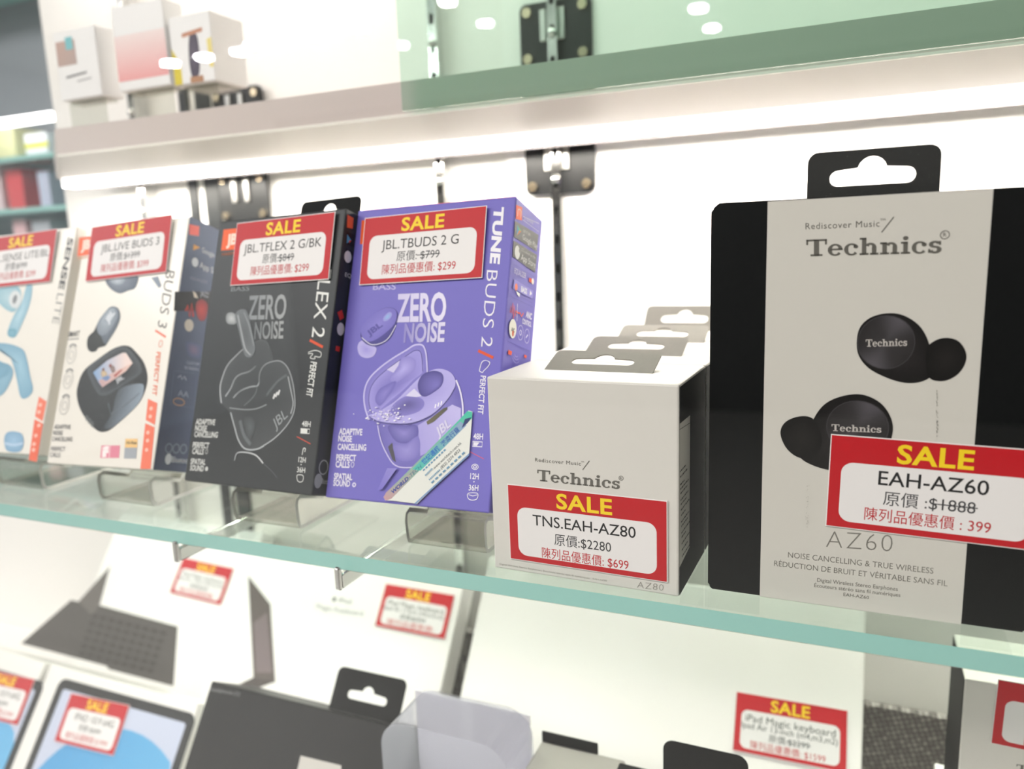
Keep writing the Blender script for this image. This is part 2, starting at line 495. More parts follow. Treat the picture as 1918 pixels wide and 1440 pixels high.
hinge((415, 350), (500, 350), 0.2185, 'black hinge plate on the white wall behind the black hang tab carton')
hinge((975, 90), (1112, 90), 0.3335, 'black hinge plate seen above the light bar near the middle')
hinge((403, 190), (490, 190), 0.3015, 'black hinge plate above the light bar on the left')
# slotted uprights
def upright(x, label, bolt):
    r = empty('slotted_upright', Matrix.Translation((x, YW - 0.0066, DECK)), label, 'shelf upright', 'slotted shelf uprights')
    H = 1.0; wd, dp = 0.0085, 0.011
    bm = bmesh.new()
    bbox(bm, -wd / 2, -wd / 2 + .0022, -dp, 0, 0, H); bbox(bm, wd / 2 - .0022, wd / 2, -dp, 0, 0, H)
    z = 0.004
    while z < H - .03:
        bbox(bm, -wd / 2 + .0022, wd / 2 - .0022, -dp + .0005, -dp + .0017, z, z + .0165); z += .0248
    bmobj('rail', bm, M_CHROME, r)
    box_obj('slot_back', -wd / 2 + .0023, wd / 2 - .0023, -dp + .004, -.001, 0.002, H - .002, M_DARK, parent=r)
    for zz in bolt:
        bm = bmesh.new(); bmesh.ops.create_uvsphere(bm, u_segments=14, v_segments=8, radius=0.004, matrix=Matrix.Translation((0, -dp - .001, zz - DECK)))
        bmobj('bolt_head', bm, M_CHROME, r, smooth=True)
XU = [onY(1047, 420, YW - .012).x, onY(829, 345, YW - .012).x, onY(276, 395, YW - .012).x]
upright(XU[0], 'chrome slotted upright with dark slots right of the purple carton', (.2125, .332))
upright(XU[1], 'chrome slotted upright rising behind the purple carton', (.2185, .339))
upright(XU[2], 'chrome slotted upright at the far left of the wall', (.2105, .316))
# black strips left of the hinge
for k, (pa, pb) in enumerate((((344, 378), (362, 378)), ((374, 378), (402, 378)))):
    xa, xb = onY(*pa, YW - .01).x, onY(*pb, YW - .01).x
    o = box_obj('black_strip', xa, xb, YW - .0025, YW - .0003, DECK + .0003, 0.40, mat('strip_black', '#15181a', 0.4), 0.001)
    tag(o, ('narrow' if k == 0 else 'wide') + ' black vertical strip on the wall left of the hinge plate', 'trim strip', 'black strips on the wall')
# deck
o = box_obj('floor_deck', -1.3, 0.75, -0.13, YW - .0005, DECK - 0.03, DECK, mat('deck_white', '#f1efeb', 0.4)); o.name = 'display_deck'
tag(o, 'white display deck under the lower boxes', 'display deck')

# lower glass shelf
SZ = 0.0098
bm = bmesh.new(); bbox(bm, -0.72, 0.40, 0.0, YW - 0.018, -SZ, 0.0)
for f in bm.faces:
    f.normal_update()
    f.material_index = 1 if abs(f.normal.y) > .5 or abs(f.normal.x) > .5 else 0
bmesh.ops.bevel(bm, geom=[e for e in bm.edges if all(abs(v.co.y) < 1e-6 for v in e.verts) and abs(e.verts[0].co.z - e.verts[1].co.z) < 1e-6], offset=0.0007, segments=1, affect='EDGES')
o = bmobj('glass_shelf', bm, [M_SHELFG, M_EDGE]); tag(o, 'long glass shelf with a teal front edge carrying the earphone cartons', 'shelf')
# bracket arms
def bracket(x, label):
    r = empty('shelf_bracket', Matrix.Translation((x, YW - .018, -SZ)), label, 'bracket', 'chrome brackets under the glass shelf')
    bm = bmesh.new()
    L = YW - .018
    bbox(bm, -.0017, .0017, -L - .0035, 0.0002, -.0086, -.0004, .0008)
    bmobj('arm', bm, M_CHROME, r)
    bm = bmesh.new(); bbox(bm, -.0019, .0019, -L - .0062, -L - .0036, -.0088, .0042, .0011)
    bmobj('hook_tip', bm, M_CHROME, r)
    bm = bmesh.new(); bbox(bm, -.0014, .0014, 0.0003, .006, -.028, .004, .0004)
    bmobj('wall_claw', bm, M_STEEL, r)
bracket(-0.1572, 'chrome bracket with its hook under the shelf edge left of the small white carton')
bracket(-0.2722, 'chrome bracket with its hook under the shelf edge below the charcoal carton')
# light bar above
def light_bar(z0, lab, led):
    r = empty('light_bar', Matrix.Translation((0, .15, z0)), lab, 'light bar')
    bm = bmesh.new(); v8 = bbox(bm, -0.53, 0.62, 0, .133, 0, .0205)
    for v in v8:
        if v.co.x < 0 and v.co.y > .06: v.co.x = -0.712        # mitred left end
    bmobj('housing', bm, M_BARW, r)
    bm = bmesh.new(); bbox(bm, -0.53, 0.62, -.0015, .0015, -.0016, -.0002)
    bmobj('edge_bead', bm, mat('bead_white', '#f4f2ea', .3), r)
    bm = bmesh.new(); bbox(bm, -0.705, 0.62, .1335, .152, -.0085, .001)
    for f in bm.faces:
        f.normal_update(); f.material_index = 1 if f.normal.z < -.5 else 0
    bmobj('led_strip', bm, [mat('led_front', '#fffdf8', .5, emit=2.2), led], r)
    bm = bmesh.new(); bbox(bm, -0.712, 0.62, .1335, .185, .0015, .0205, .0005); bbox(bm, -0.712, 0.62, .1585, .160, -.0098, .0015, .0003)  # lip behind the strip added to shade the wall just below it
    bmobj('rear_shade_channel', bm, mat('bar_rear', '#b5aeb0', .5), r)
    return r
light_bar(0.2465, 'long white light bar with a glowing strip above the earphone cartons', M_LED)
light_bar(0.545, 'upper light bar over the top compartment', M_LEDUP)
# green tinted sliding pane over the bar
xp = onY(755, 205, .140).x
bm = bmesh.new(); bbox(bm, xp, 0.62, .139, .144, .2462, .52)
o = bmobj('sliding_pane', bm, M_GREENPANE); tag(o, 'green tinted glass pane standing along the front of the light bar', 'glass pane')
# front pane of the showcase
bm = bmesh.new(); bbox(bm, -1.25, 0.75, -.086, -.080, DECK + .0002, 0.75)
o = bmobj('window_1', bm, M_PANE); tag(o, kind='structure')

# ------------------------------------------------------------------ acrylic stands
def ribbon(pts, th, x0, x1, name, parent):
    n = len(pts); L, Rr = [], []
    for i in range(n):
        a = Vector(pts[max(0, i - 1)]); b = Vector(pts[min(n - 1, i + 1)]); d = (b - a).normalized(); nn = Vector((-d.y, d.x)) * th / 2
        p = Vector(pts[i]); L.append(p + nn); Rr.append(p - nn)
    vs = []; fs = []; fm = []
    for x in (x0, x1):
        vs += [(x, p.x, p.y) for p in L] + [(x, p.x, p.y) for p in Rr]
    m = 2 * n
    for i in range(n - 1):
        fs.append((i, i + 1, m + i + 1, m + i)); fm.append(0)
        fs.append((n + i, m + n + i, m + n + i + 1, n + i + 1)); fm.append(0)
        fs.append((i, n + i, n + i + 1, i + 1)); fm.append(1)
        fs.append((m + i, m + i + 1, m + n + i + 1, m + n + i)); fm.append(1)
    fs.append((0, m, m + n, n)); fm.append(1)
    fs.append((n - 1, 2 * n - 1, m + 2 * n - 1, m + n - 1)); fm.append(1)
    return mk(name, vs, fs, [M_ACRYL, M_ACRE], parent, fm)
def stand(xc, M, W, D, tilt, yfront, label, w=0.047):
    """bent clear acrylic: foot, riser, sloping ledge and back rest behind a leaning carton"""
    t = math.radians(tilt); th = .0024
    o = M.translation
    # carton underside in the y-z plane through its lower front edge
    def under(y): return o.z - (y - o.y) * math.tan(t)
    r = empty('acrylic_stand', Matrix.Translation((xc, 0, 0)), label, 'display stand', 'clear acrylic stands')
    yb = o.y + (D + .0016) * math.cos(t)
    zb = o.z - (D + .0016) * math.sin(t)
    g = .0022
    pts = [(yb + .055, th / 2 + .0002), (yfront + .004, th / 2 + .0002), (yfront + .001, .0022), (yfront, .0055)]
    zt = under(yfront) - .0022
    pts += [(yfront - .0006, zt - .006), (yfront + .0004, zt - .0025), (yfront + .0035, under(yfront + .0035) - g)]
    e = yb - .002
    pts += [(e, under(e) - g), (yb + .0018, under(yb) + .003)]
    for s in (.02, .05, .075):
        pts.append((yb + .0022 + math.sin(t) * s, zb + math.cos(t) * s))
    ribbon(pts, th, -w / 2, w / 2, 'bent_sheet', r)
    return r

TAGTXT = '陳列品優惠價'
# ================================================================== purple earbud carton
BW, BD, BH = 0.0995, 0.037, 0.1632
Mp = frame((-0.1729, .0097, .0265), -1.45, 19.3, 1.34)
C1 = Carton('earbud_carton', 'purple earbud carton leaning on a clear stand beside the small white carton', 'carton', Mp, BW, BD, BH, M_PURPLE, group='leaning earbud cartons')
z = Zm(600, 650, 4.3625); q = Zm(600, 360, 4.5)
c = C1.cv()
c.poly(q((350, 237), (397, 237), (382, 440), (335, 437)), '#f2601c')
c = nxt(c, 'brand_logo', C1.root)
c.text('BASS', *q((443, 823), (637, 820), (447, 770)), '#b9b4e6', off=.02)
c.text('ZERO', *q((640, 1088), (1060, 1078), (648, 868)), '#cfc9ee', off=.03, col2='#e9e6fb')
c.text('NOISE', *q((700, 1262), (1045, 1255), (712, 1112)), '#8f88cc', off=.03, col2='#e4e0f8')
c = nxt(c, 'slogan_lettering', C1.root)
c.text('TUNE', *q((1470, 120), (1432, 600), (1545, 126)), '#f4f3fb', off=.045)
c.text('BUDS 2', *q((1405, 655), (1355, 1300), (1497, 662)), '#f1effa', off=-.008)
c.line(q((1332, 1335), (1458, 1395)), 1.5, '#e0532c')
c.text('PERFECT FIT', *z((1312, 232), (1288, 545), (1354, 236)), '#f1effa', off=.02)
c.line(z((1300, 195), (1318, 130), (1345, 110), (1385, 125), (1370, 160), (1335, 195), (1325, 208), (1300, 195)), .45, '#e9e7f6', smooth=True)
c.ell(z((1350, 135))[0], 1.9, 1.5, '#6a62ba', px=True)
c = nxt(c, 'name_lettering', C1.root)
for i, t_ in enumerate(('ADAPTIVE', 'NOISE', 'CANCELLING')):
    y = (712, 768, 838)[i]; x1 = (343, 258, 375)[i]
    c.text(t_, *z((152 - i * 5, y), (x1, y + 7), (155 - i * 5, y - 48)), '#eceaf8', off=.03)
for i, (t_, x1) in enumerate((('PERFECT', 292), ('CALLS', 240))):
    y = (925, 980)[i]; c.text(t_, *z((130 - i * 5, y), (x1, y + 6), (133 - i * 5, y - 48)), '#eceaf8', off=.03)
c.ring(z((265, 960))[0], .9, 1.4, .4, '#d6d3ef')
for i, (t_, x1) in enumerate((('SPATIAL', 262), ('SOUND', 243))):
    y = (1078, 1132)[i]; c.text(t_, *z((112 - i * 5, y), (x1, y + 8), (115 - i * 5, y - 48)), '#eceaf8', off=.03)
c.ell(z((278, 1125))[0], 1.3, 1.3, '#d6d3ef', px=True); c.ell(z((278, 1125))[0], .5, .5, '#6a62ba', px=True)
c = nxt(c, 'feature_lettering', C1.root)
c.text('48H', *z((1250, 752), (1330, 755), (1252, 705)), '#f1effa', off=.015)
c.line(z((1246, 770), (1325, 775), (1322, 815), (1244, 810)), .45, '#e9e7f6', closed=True); c.poly(z((1252, 776), (1300, 780), (1280, 808), (1250, 805)), '#e9e7f6')
c.line(z((1225, 855), (1338, 914)), .35, '#d85a7a')
c.ring(z((1265, 978))[0], 1.8, 1.3, .4, '#e9e7f6'); c.ring(z((1265, 978))[0], .9, .6, .4, '#e9e7f6')
c.text('12H', *z((1226, 1076), (1295, 1080), (1228, 1030)), '#f1effa', off=.015)
c.ell(z((1257, 1100))[0], .35, .35, '#f1effa', px=True)
c.text('36H', *z((1213, 1170), (1292, 1174), (1216, 1124)), '#f1effa', off=.015)
c.line(z((1210, 1195), (1285, 1195), (1280, 1240), (1240, 1250), (1210, 1235)), .4, '#e9e7f6', closed=True, smooth=True)
c.line(z((1212, 1205), (1248, 1216), (1284, 1207)), .35, '#e9e7f6')
c.build('battery_lettering', C1.root)
# picture of the earbud and its charging case
c = C1.cv()
c.blob(q((315, 1320), (325, 1270), (370, 1250), (440, 1290), (475, 1320), (450, 1380), (390, 1398), (335, 1375)), '#9f97e0', '#bdb6ec')
c.blob(q((342, 1180), (370, 1110), (440, 1040), (530, 980), (610, 975), (655, 1020), (650, 1090), (610, 1200), (560, 1260), (470, 1300), (390, 1280), (345, 1230)), '#5d55ae', '#3b3580')
c.blob(q((342, 1170), (372, 1105), (445, 1035), (535, 980), (610, 978), (645, 1020), (625, 1110), (545, 1190), (440, 1255), (370, 1240)), '#8a82d4', '#766ec4', power=.7)
c.line(q((350, 1225), (440, 1285), (560, 1245), (640, 1120)), .5, '#d8d6ea', smooth=True)
c.blob(q((530, 1070), (545, 1040), (580, 1010), (604, 1020), (600, 1050), (570, 1080), (540, 1088)), '#8fb8e6', '#9a94dc')
c.text('JBL', *q((410, 1215), (530, 1125), (385, 1180)), '#564fa2', off=.04)
lid = z((400, 595), (368, 500), (358, 400), (375, 310), (420, 235), (500, 160), (600, 88), (700, 28), (770, -15), (835, -15), (862, 40), (870, 110), (876, 210), (820, 250), (740, 320), (660, 400), (560, 480), (470, 560))
c.blob(lid, '#9991da', '#7e76c8', power=2)
c.line(lid[:13], .9, '#c9c3f2', smooth=True)
inn = z((430, 560), (402, 470), (400, 400), (420, 320), (480, 240), (590, 150), (700, 75), (770, 30), (815, 35), (832, 90), (838, 200), (760, 270), (680, 350), (560, 450), (480, 520))
c.blob(inn, '#7e76c6', '#a29ae2', power=1.6, ctr=z((560, 360))[0])
c.line(inn[:11], .4, '#4b4590', smooth=True)
c.blob(z((570, 260), (640, 170), (660, 100), (720, 75), (780, 110), (770, 190), (700, 240), (620, 290)), '#b5adee', '#8f87d2')
c.blob(z((450, 430), (480, 350), (560, 300), (620, 280), (600, 340), (560, 400), (490, 480)), '#8c84d0', '#736bbd')
c.poly(z((600, 210), (640, 150), (650, 110), (610, 140), (545, 185)), '#cfc9f0')
body = z((405, 560), (470, 600), (600, 625), (740, 625), (860, 585), (960, 520), (1050, 420), (1105, 330), (1110, 270), (1140, 350), (1165, 480), (1168, 600), (1140, 690), (1050, 800), (900, 910), (780, 975), (680, 985), (610, 960), (555, 880), (515, 780), (480, 670))
c.blob(body, '#8f87d0', '#6d65b8', power=1.4)
c.poly(z((800, 640), (1080, 470), (1150, 500), (1150, 680), (1000, 800), (820, 890)), '#a8a0e2', grad=('#c4bdf0', z((820, 800))[0], z((1150, 560))[0]))
c.blob(z((560, 640), (700, 640), (790, 640), (800, 720), (740, 780), (640, 780), (580, 720)), '#8d85cf', '#5f58a8')
c.poly(z((555, 815), (590, 780), (620, 940), (590, 920)), '#4c4a55')
c.blob(z((600, 800), (700, 790), (800, 730), (815, 850), (760, 920), (670, 930), (620, 890)), '#9a92d8', '#7d75c4')
c.line(z((470, 640), (500, 770), (555, 890), (610, 962), (690, 985), (790, 972), (900, 905)), .7, '#c6c0ec', smooth=True)
c.line(z((1112, 270), (1145, 360), (1166, 480), (1166, 600)), .9, '#e6e2fb', smooth=True)
rim = z((405, 560), (470, 600), (600, 622), (740, 620), (860, 580), (960, 515), (1050, 415), (1100, 330), (1105, 270), (1075, 215), (1020, 185), (960, 178), (900, 195), (830, 235), (770, 290), (700, 360), (640, 420), (560, 480), (470, 530))
c.blob(rim, '#a39be0', '#b9b2ee', power=1.2)
c.line(z((410, 575), (480, 612), (600, 630), (740, 628), (860, 588), (960, 522), (1050, 422), (1104, 330)), .5, '#4a4488', smooth=True)
c.blob(z((800, 300), (840, 225), (920, 195), (990, 210), (1010, 260), (990, 320), (930, 370), (860, 405), (815, 380)), '#7a72c2', '#4c458f', power=1.5, ctr=z((960, 310))[0])
c.blob(z((600, 470), (680, 410), (760, 395), (840, 430), (850, 480), (800, 530), (700, 560), (620, 560), (580, 530)), '#5c5499', '#857dcb', ctr=z((720, 470))[0])
c.poly(z((700, 400), (770, 340), (830, 400), (790, 410)), '#dcd8f6')
for k in range(3):
    x = 940 + 24 * k; y = 478 - 12 * k; c.line(z((x, y + 20), (x + 8, y - 12)), .7, '#f5f3ff')
c.poly(z((870, 610), (1010, 500), (1042, 490), (1040, 510), (930, 610), (880, 635)), '#6b6650', grad=('#56544a', z((870, 610))[0], z((1040, 500))[0]))
c.text('JBL', *z((965, 735), (1075, 640), (942, 670)), '#d8d4f0', off=.03)
random.seed(3)
for k in range(90):
    a = random.gauss(545, 75); b = random.gauss(550, 32); s = random.uniform(4, 15)
    c.poly(z((a, b), (a + s, b - s * .4), (a + s * 1.3, b + s * .3), (a + s * .2, b + s * .6)), random.choice(('#ffffff', '#e9e6fb', '#cfc9f0')))
c.poly(z((560, 990), (640, 990), (590, 1060), (520, 1160), (480, 1170), (520, 1080)), '#8f88d2', grad=('#7a70cc', z((600, 1000))[0], z((500, 1170))[0]))
c.build('product_picture', C1.root, label='printed picture of an open purple charging case')
# seller's long label
c = C1.cv()
lab = z((527, 1225), (548, 1192), (1150, 590), (1220, 520), (1252, 528), (1246, 610), (1225, 875), (1105, 985), (800, 1280), (600, 1255), (540, 1252))
c.poly(lab, '#e3e6e0')
c.poly(z((527, 1228), (546, 1190), (640, 1100), (1150, 590), (1210, 525), (1250, 530), (1248, 585), (1000, 830), (590, 1240), (545, 1254)), '#c59aa0', grad=('#3fc0a4', z((540, 1230))[0], z((760, 1000))[0]))
c.poly(z((760, 1000), (1150, 610), (1205, 640), (830, 1010)), '#45bfae', grad=('#8aa2c4', z((780, 1000))[0], z((1180, 620))[0]))
c.poly(z((1190, 590), (1245, 575), (1215, 620), (1165, 665)), '#20306a')
c.poly(z((790, 1284), (1225, 885), (1225, 868), (780, 1276)), '#7d9bc6')
c.text('WORLD', *z((600, 1203), (735, 1080), (588, 1178)), '#1d3f94', off=.04)
c.text('-TECH', *z((738, 1078), (838, 985), (726, 1052)), '#1f6f8a', off=.0)
c.text('世紀通訊', *z((855, 962), (990, 835), (835, 935)), '#1f6bc0', off=.02)
c.text('港澳行貨', *z((1010, 815), (1150, 680), (990, 790)), '#2f62b0', off=.01)
c.text('www.worldtech.com.hk', *z((942, 1000), (1165, 790), (930, 982)), '#3d4450')
c.text('(852) 2374 4923', *z((1000, 1000), (1155, 850), (988, 980)), '#3d4450')
for (a, b, cc_) in ((((850, 1010)), (1040, 830), '#5f93b8'), ((900, 1085), (990, 1000), '#5f93b8'), ((920, 1110), (1200, 850), '#5f93b8'), ((870, 1050), (930, 990), '#5f93b8')):
    n = 9
    for k in range(n):
        t0, t1 = k / n, (k + .66) / n
        A = (a[0] + (b[0] - a[0]) * t0, a[1] + (b[1] - a[1]) * t0); B = (a[0] + (b[0] - a[0]) * t1, a[1] + (b[1] - a[1]) * t1)
        c.line(z(A, B), .8, cc_)
c.build('seller_label', C1.root, M_TAG, base=0.0012, label='long slanted seller label, teal and white')
# right side
c = C1.cv('right'); s = Zm(900, 360, 4.0)
c.poly(s((265, 95), (310, 112), (307, 212), (262, 200)), '#f0643c'); c.line(s((275, 180), (280, 130), (300, 140), (298, 195)), .6, '#ffd9cc', smooth=True)
c.line(s((315, 180), (435, 235), (432, 295), (312, 205)), .35, '#dcd9f2', closed=True)
c.text('JBL HEADPHONES', *s((325, 205), (390, 240), (327, 185)), '#dcd9f2')
c.poly(s((255, 215), (432, 320), (418, 445), (248, 335)), '#3a3b40'); c.poly(s((245, 362), (420, 470), (406, 605), (238, 482)), '#3a3b40')
c.poly(s((272, 245), (302, 292), (268, 325)), '#4f9fd0'); c.poly(s((272, 245), (302, 292), (288, 300)), '#54b46a'); c.poly(s((268, 325), (302, 292), (285, 285)), '#e8873a')
c.text('GET IT ON', *s((315, 297), (368, 328), (316, 278)), '#e4e4e4'); c.text('Google Play', *s((310, 350), (420, 425), (313, 312)), '#f4f4f4')
c.ell(s((272, 450))[0], 3.2, 3.6, '#f4f4f4', px=True); c.ell(s((290, 440))[0], 1.1, 1.2, '#3a3b40', px=True); c.line(s((272, 425), (280, 408)), .9, '#f4f4f4')
c.text('Download on the', *s((302, 440), (405, 500), (303, 420)), '#d8d8d8'); c.text('App Store', *s((298, 505), (405, 568), (302, 460)), '#f4f4f4')
c.line(s((242, 538), (405, 640), (385, 830), (232, 745)), .25, '#5a52a8', closed=True)
c.text('EQUALIZER', *s((248, 605), (335, 648), (251, 565)), '#dedaf4', off=.01)
c.poly(s((360, 640), (378, 648), (376, 680), (358, 668)), '#e8542f'); c.ell(s((386, 668))[0], 1.6, 1.7, '#f4efe8', px=True)
c.poly(s((248, 650), (390, 740), (382, 800), (236, 720)), '#8f88d8')
c.ell(s((262, 710))[0], 1.7, 1.9, '#e8785a', px=True)
c.text('BASS', *s((298, 742), (342, 765), (300, 702)), '#f1effa', off=.03); c.poly(s((366, 735), (380, 760), (362, 775)), '#f1effa'); c.poly(s((262, 740), (290, 760), (285, 785), (268, 765)), '#ffffff')
c.line(s((222, 780), (384, 860)), .25, '#5a52a8'); c.line(s((195, 1115), (362, 1190)), .3, '#5a52a8')
w_ = [(215, 900), (222, 850), (228, 910), (235, 830), (241, 950), (248, 850), (254, 930), (260, 890), (275, 905), (290, 905), (300, 930), (315, 905)]
c.line(s(*w_), .8, '#e8542f'); c.line(s((270, 835), (266, 965)), .4, '#f1effa')
c.text('ANC', *s((332, 935), (376, 955), (336, 890)), '#f1effa', off=.03); c.text('CONTROL', *s((305, 982), (372, 1010), (308, 945)), '#f1effa', off=.02)
c.ell(s((235, 1022))[0], 4.6, 5.0, '#f3f0ea', px=True); c.text('ANC', *s((222, 1040), (247, 1050), (224, 1012)), '#333333', off=.04); c.ell(s((235, 1058))[0], 1.2, 1.6, '#c9552f', px=True)
c.ring(s((292, 1052))[0], 3.4, 3.9, .3, '#d6d3ef'); c.ring(s((340, 1078))[0], 3.3, 3.8, .3, '#d6d3ef'); c.ring(s((292, 1052))[0], 1.2, 1.3, .4, '#f1effa'); c.line(s((332, 1090), (346, 1068)), .6, '#f1effa')
c.poly(s((200, 1180), (228, 1192), (222, 1222), (198, 1212)), '#e8542f'); c.poly(s((320, 1215), (340, 1225), (332, 1245), (318, 1235)), '#e8542f')
for k in range(3): c.ring(s((262, 1190))[0], 3 + 1.6 * k, 3 + 1.6 * k, .4, '#9b94da', a0=225, a1=310)
c.build('side_print', C1.root, base=.0002)
# orange top flap edge and folded hang tab
box_obj('top_flap', .003, BW - .001, .0015, BD - .001, BH, BH + .0006, mat('orange_card', '#e8693f', .5), parent=C1.root)
tb = C1.hang_tab(.026, .078, .016, BD - .0006, M_PURPLE, tilt=-62); tb['label'] = 'folded back hang tab'
price_tag(C1.root, Mp, 7.6, 118.4, .9, std_lines('JBL.TBUDS 2 G', .17, .80, '原價: $799', TAGTXT + ': $299', wx=(.305, .655), nx=(.19, .79)), lift=.0010, tip=-1.2)
stand(onZ(837, 1030, 0).x, Mp, BW, BD, 19.3, .0215, 'clear acrylic stand under the purple carton')

# ================================================================== charcoal earbud carton
Mt = frame((-0.2759, .0101, .0265), -5.0, 18.4, 1.7)
C2 = Carton('earbud_carton', 'charcoal earbud carton with a black hang tab standing left of the purple carton', 'carton', Mt, .1005, BD, .1605, M_CHARC, group='leaning earbud cartons')
c = C2.cv(); f = Zm(380, 360, 5.994); z = Zm(340, 580, 4.0)
c.poly(f((235, 420), (425, 400), (420, 640), (205, 655)), '#f2601c'); c.text('JBL', *f((265, 590), (440, 570), (275, 480)), '#ffe2d2', off=.05)
c.text('HARMAN', *f((215, 715), (420, 700), (218, 680)), '#c0632c', off=.0)
c = nxt(c, 'brand_logo', C2.root)
c.text('BASS', *f((315, 1115), (520, 1105), (325, 1060)), '#8d9498', off=.0)
c.text('ZERO', *f((500, 1425), (930, 1415), (520, 1170)), '#878d91', off=.02, col2='#a2a6a8')
c.text('NOISE', *z((545, 220), (762, 212), (552, 98)), '#72787c', off=.02, col2='#a5a9aa')
c = nxt(c, 'slogan_lettering', C2.root)
c.text('FLEX 2', (598.5, 503), (584, 631), (621, 505), '#e9ebe8', off=.0)
c.line(z((962, 228), (1060, 280)), 1.5, '#e0532c')
c.line(z((950, 320), (1000, 305), (1045, 320), (1040, 355), (1000, 350), (1000, 368), (965, 360), (985, 330), (950, 330)), .5, '#d9dbd8', smooth=True)
c.text('PERFECT FIT', *z((972, 388), (935, 648), (1015, 394)), '#e9ebe8', off=.02)
c = nxt(c, 'name_lettering', C2.root)
for i, (t_, x1) in enumerate((('ADAPTIVE', 250), ('NOISE', 188), ('CANCELLING', 270))):
    y = (858, 905, 952)[i]; c.text(t_, *z((106 - i * 5, y), (x1, y + 6), (112 - i * 5, y - 40)), '#e3e5e2', off=.02)
for i, (t_, x1) in enumerate((('PERFECT', 205), ('CALLS', 165))):
    y = (1032, 1078)[i]; c.text(t_, *z((84 - i * 4, y), (x1, y + 6), (90 - i * 4, y - 40)), '#e3e5e2', off=.02)
c.ring(z((190, 1062))[0], .9, 1.4, .4, '#b9bcba')
for i, (t_, x1) in enumerate((('SPATIAL', 180), ('SOUND', 165))):
    y = (1155, 1203)[i]; c.text(t_, *z((68 - i * 4, y), (x1, y + 7), (74 - i * 4, y - 40)), '#e3e5e2', off=.02)
c.ell(z((190, 1192))[0], 1.3, 1.3, '#c9ccca', px=True)
c = nxt(c, 'feature_lettering', C2.root)
c.text('48H', *z((902, 872), (966, 878), (906, 832)), '#e9ebe8', off=.01)
c.poly(z((896, 892), (945, 893), (942, 925), (894, 922)), '#e3e5e2'); c.line(z((895, 890), (962, 895), (960, 928), (893, 924)), .4, '#e3e5e2', closed=True)
c.line(z((865, 950), (968, 1005)), .5, '#d2503c')
c.line(z((905, 1088), (915, 1040), (930, 1042), (925, 1066)), .5, '#e3e5e2', smooth=True)
c.text('12H', *z((876, 1140), (930, 1146), (880, 1102)), '#e9ebe8', off=.01); c.ell(z((898, 1160))[0], .35, .35, '#e9ebe8', px=True)
c.text('36H', *z((866, 1216), (926, 1222), (870, 1178)), '#e9ebe8', off=.01)
c.line(z((868, 1240), (912, 1242), (908, 1285), (875, 1285)), .4, '#e3e5e2', smooth=True, closed=True)
c.build('battery_lettering', C2.root)
c = C2.cv()
c.blob(z((285, 680), (290, 590), (310, 500), (350, 410), (430, 320), (500, 270), (600, 232), (655, 262), (680, 370), (740, 385), (800, 450), (840, 580), (852, 700), (830, 800), (760, 900), (660, 990), (560, 1045), (480, 1045), (430, 990), (395, 880), (365, 780), (340, 740)), '#3a3e41', '#45494c', power=1.5)
LT = '#c4c9cc'
c.line(z((300, 700), (290, 590), (310, 500), (350, 410), (430, 325), (470, 290)), .8, LT, smooth=True, col2='#8a8f92')
c.line(z((500, 270), (590, 230), (640, 245), (670, 310), (682, 372)), .4, '#5f6467', smooth=True)
c.line(z((330, 650), (370, 590), (400, 520), (440, 485), (510, 462), (560, 420)), .9, '#aab0b3', smooth=True, col2='#6a6f72')
c.line(z((360, 735), (470, 748), (560, 742), (640, 710)), .7, '#8b9194', smooth=True)
c.line(z((390, 660), (440, 610), (510, 580), (570, 570), (580, 545)), .8, '#a4aaad', smooth=True)
c.line(z((585, 550), (585, 490), (610, 430), (660, 395), (740, 385), (800, 440), (838, 560), (852, 700), (835, 790), (780, 880), (690, 970), (580, 1040)), .7, '#7d8285', smooth=True, col2='#b4b9bc')
c.line(z((800, 500), (820, 600), (838, 700), (820, 780)), .6, '#b8bdc0', smooth=True)
c.line(z((370, 770), (400, 880), (430, 980), (480, 1042), (560, 1046), (620, 1020)), .9, '#aeb4b7', smooth=True)
c.line(z((440, 830), (470, 940), (520, 1010)), 2.2, '#666c70', smooth=True)
c.line(z((400, 640), (470, 590), (560, 570), (550, 640), (470, 720)), .5, '#777d80', smooth=True)
c.line(z((640, 640), (720, 540), (790, 490)), 1.6, '#5d6366', smooth=True)
for k in range(3): c.line(z((690 + 18 * k, 668 - 14 * k), (702 + 18 * k, 630 - 14 * k)), 1.1, '#e6e8e8')
c.text('JBL', *z((705, 895), (800, 800), (680, 830)), '#9ca2a5', off=.0)
c.blob(z((470, 830), (520, 800), (555, 850), (545, 930), (500, 960)), '#5a6064', '#44494c')
c.blob(z((335, 70), (345, 30), (380, 20), (410, 40), (420, 80), (400, 110), (350, 105)), '#c6cacc', '#84898c')
c.blob(z((405, 50), (430, 5), (480, 0), (510, 60), (550, 250), (555, 300), (530, 350), (495, 355), (470, 320), (430, 150)), '#54595d', '#6f7579')
c.line(z((425, 40), (450, 160), (480, 290), (520, 340)), .9, '#a9aeb1', smooth=True); c.line(z((470, 20), (510, 120), (545, 270)), .7, '#8d9396', smooth=True)
c.line(z((400, 1130), (420, 1075), (480, 1068), (560, 1090), (615, 1150)), .8, '#8f9598', smooth=True, col2='#d9dcdd')
c.line(z((615, 1150), (680, 1210), (720, 1260)), .4, '#5a5f62', smooth=True)
c.build('product_picture', C2.root, label='printed picture of a translucent black charging case')
c = C2.cv('right')
c.poly(f((1620, 250), (1690, 290), (1680, 410), (1615, 395)), '#f0643c')
c.poly(f((1612, 440), (1700, 480), (1690, 620), (1600, 580)), '#16181a'); c.poly(f((1618, 470), (1665, 540), (1612, 575)), '#4f9fd0'); c.poly(f((1640, 540), (1665, 540), (1640, 575)), '#e8542f')
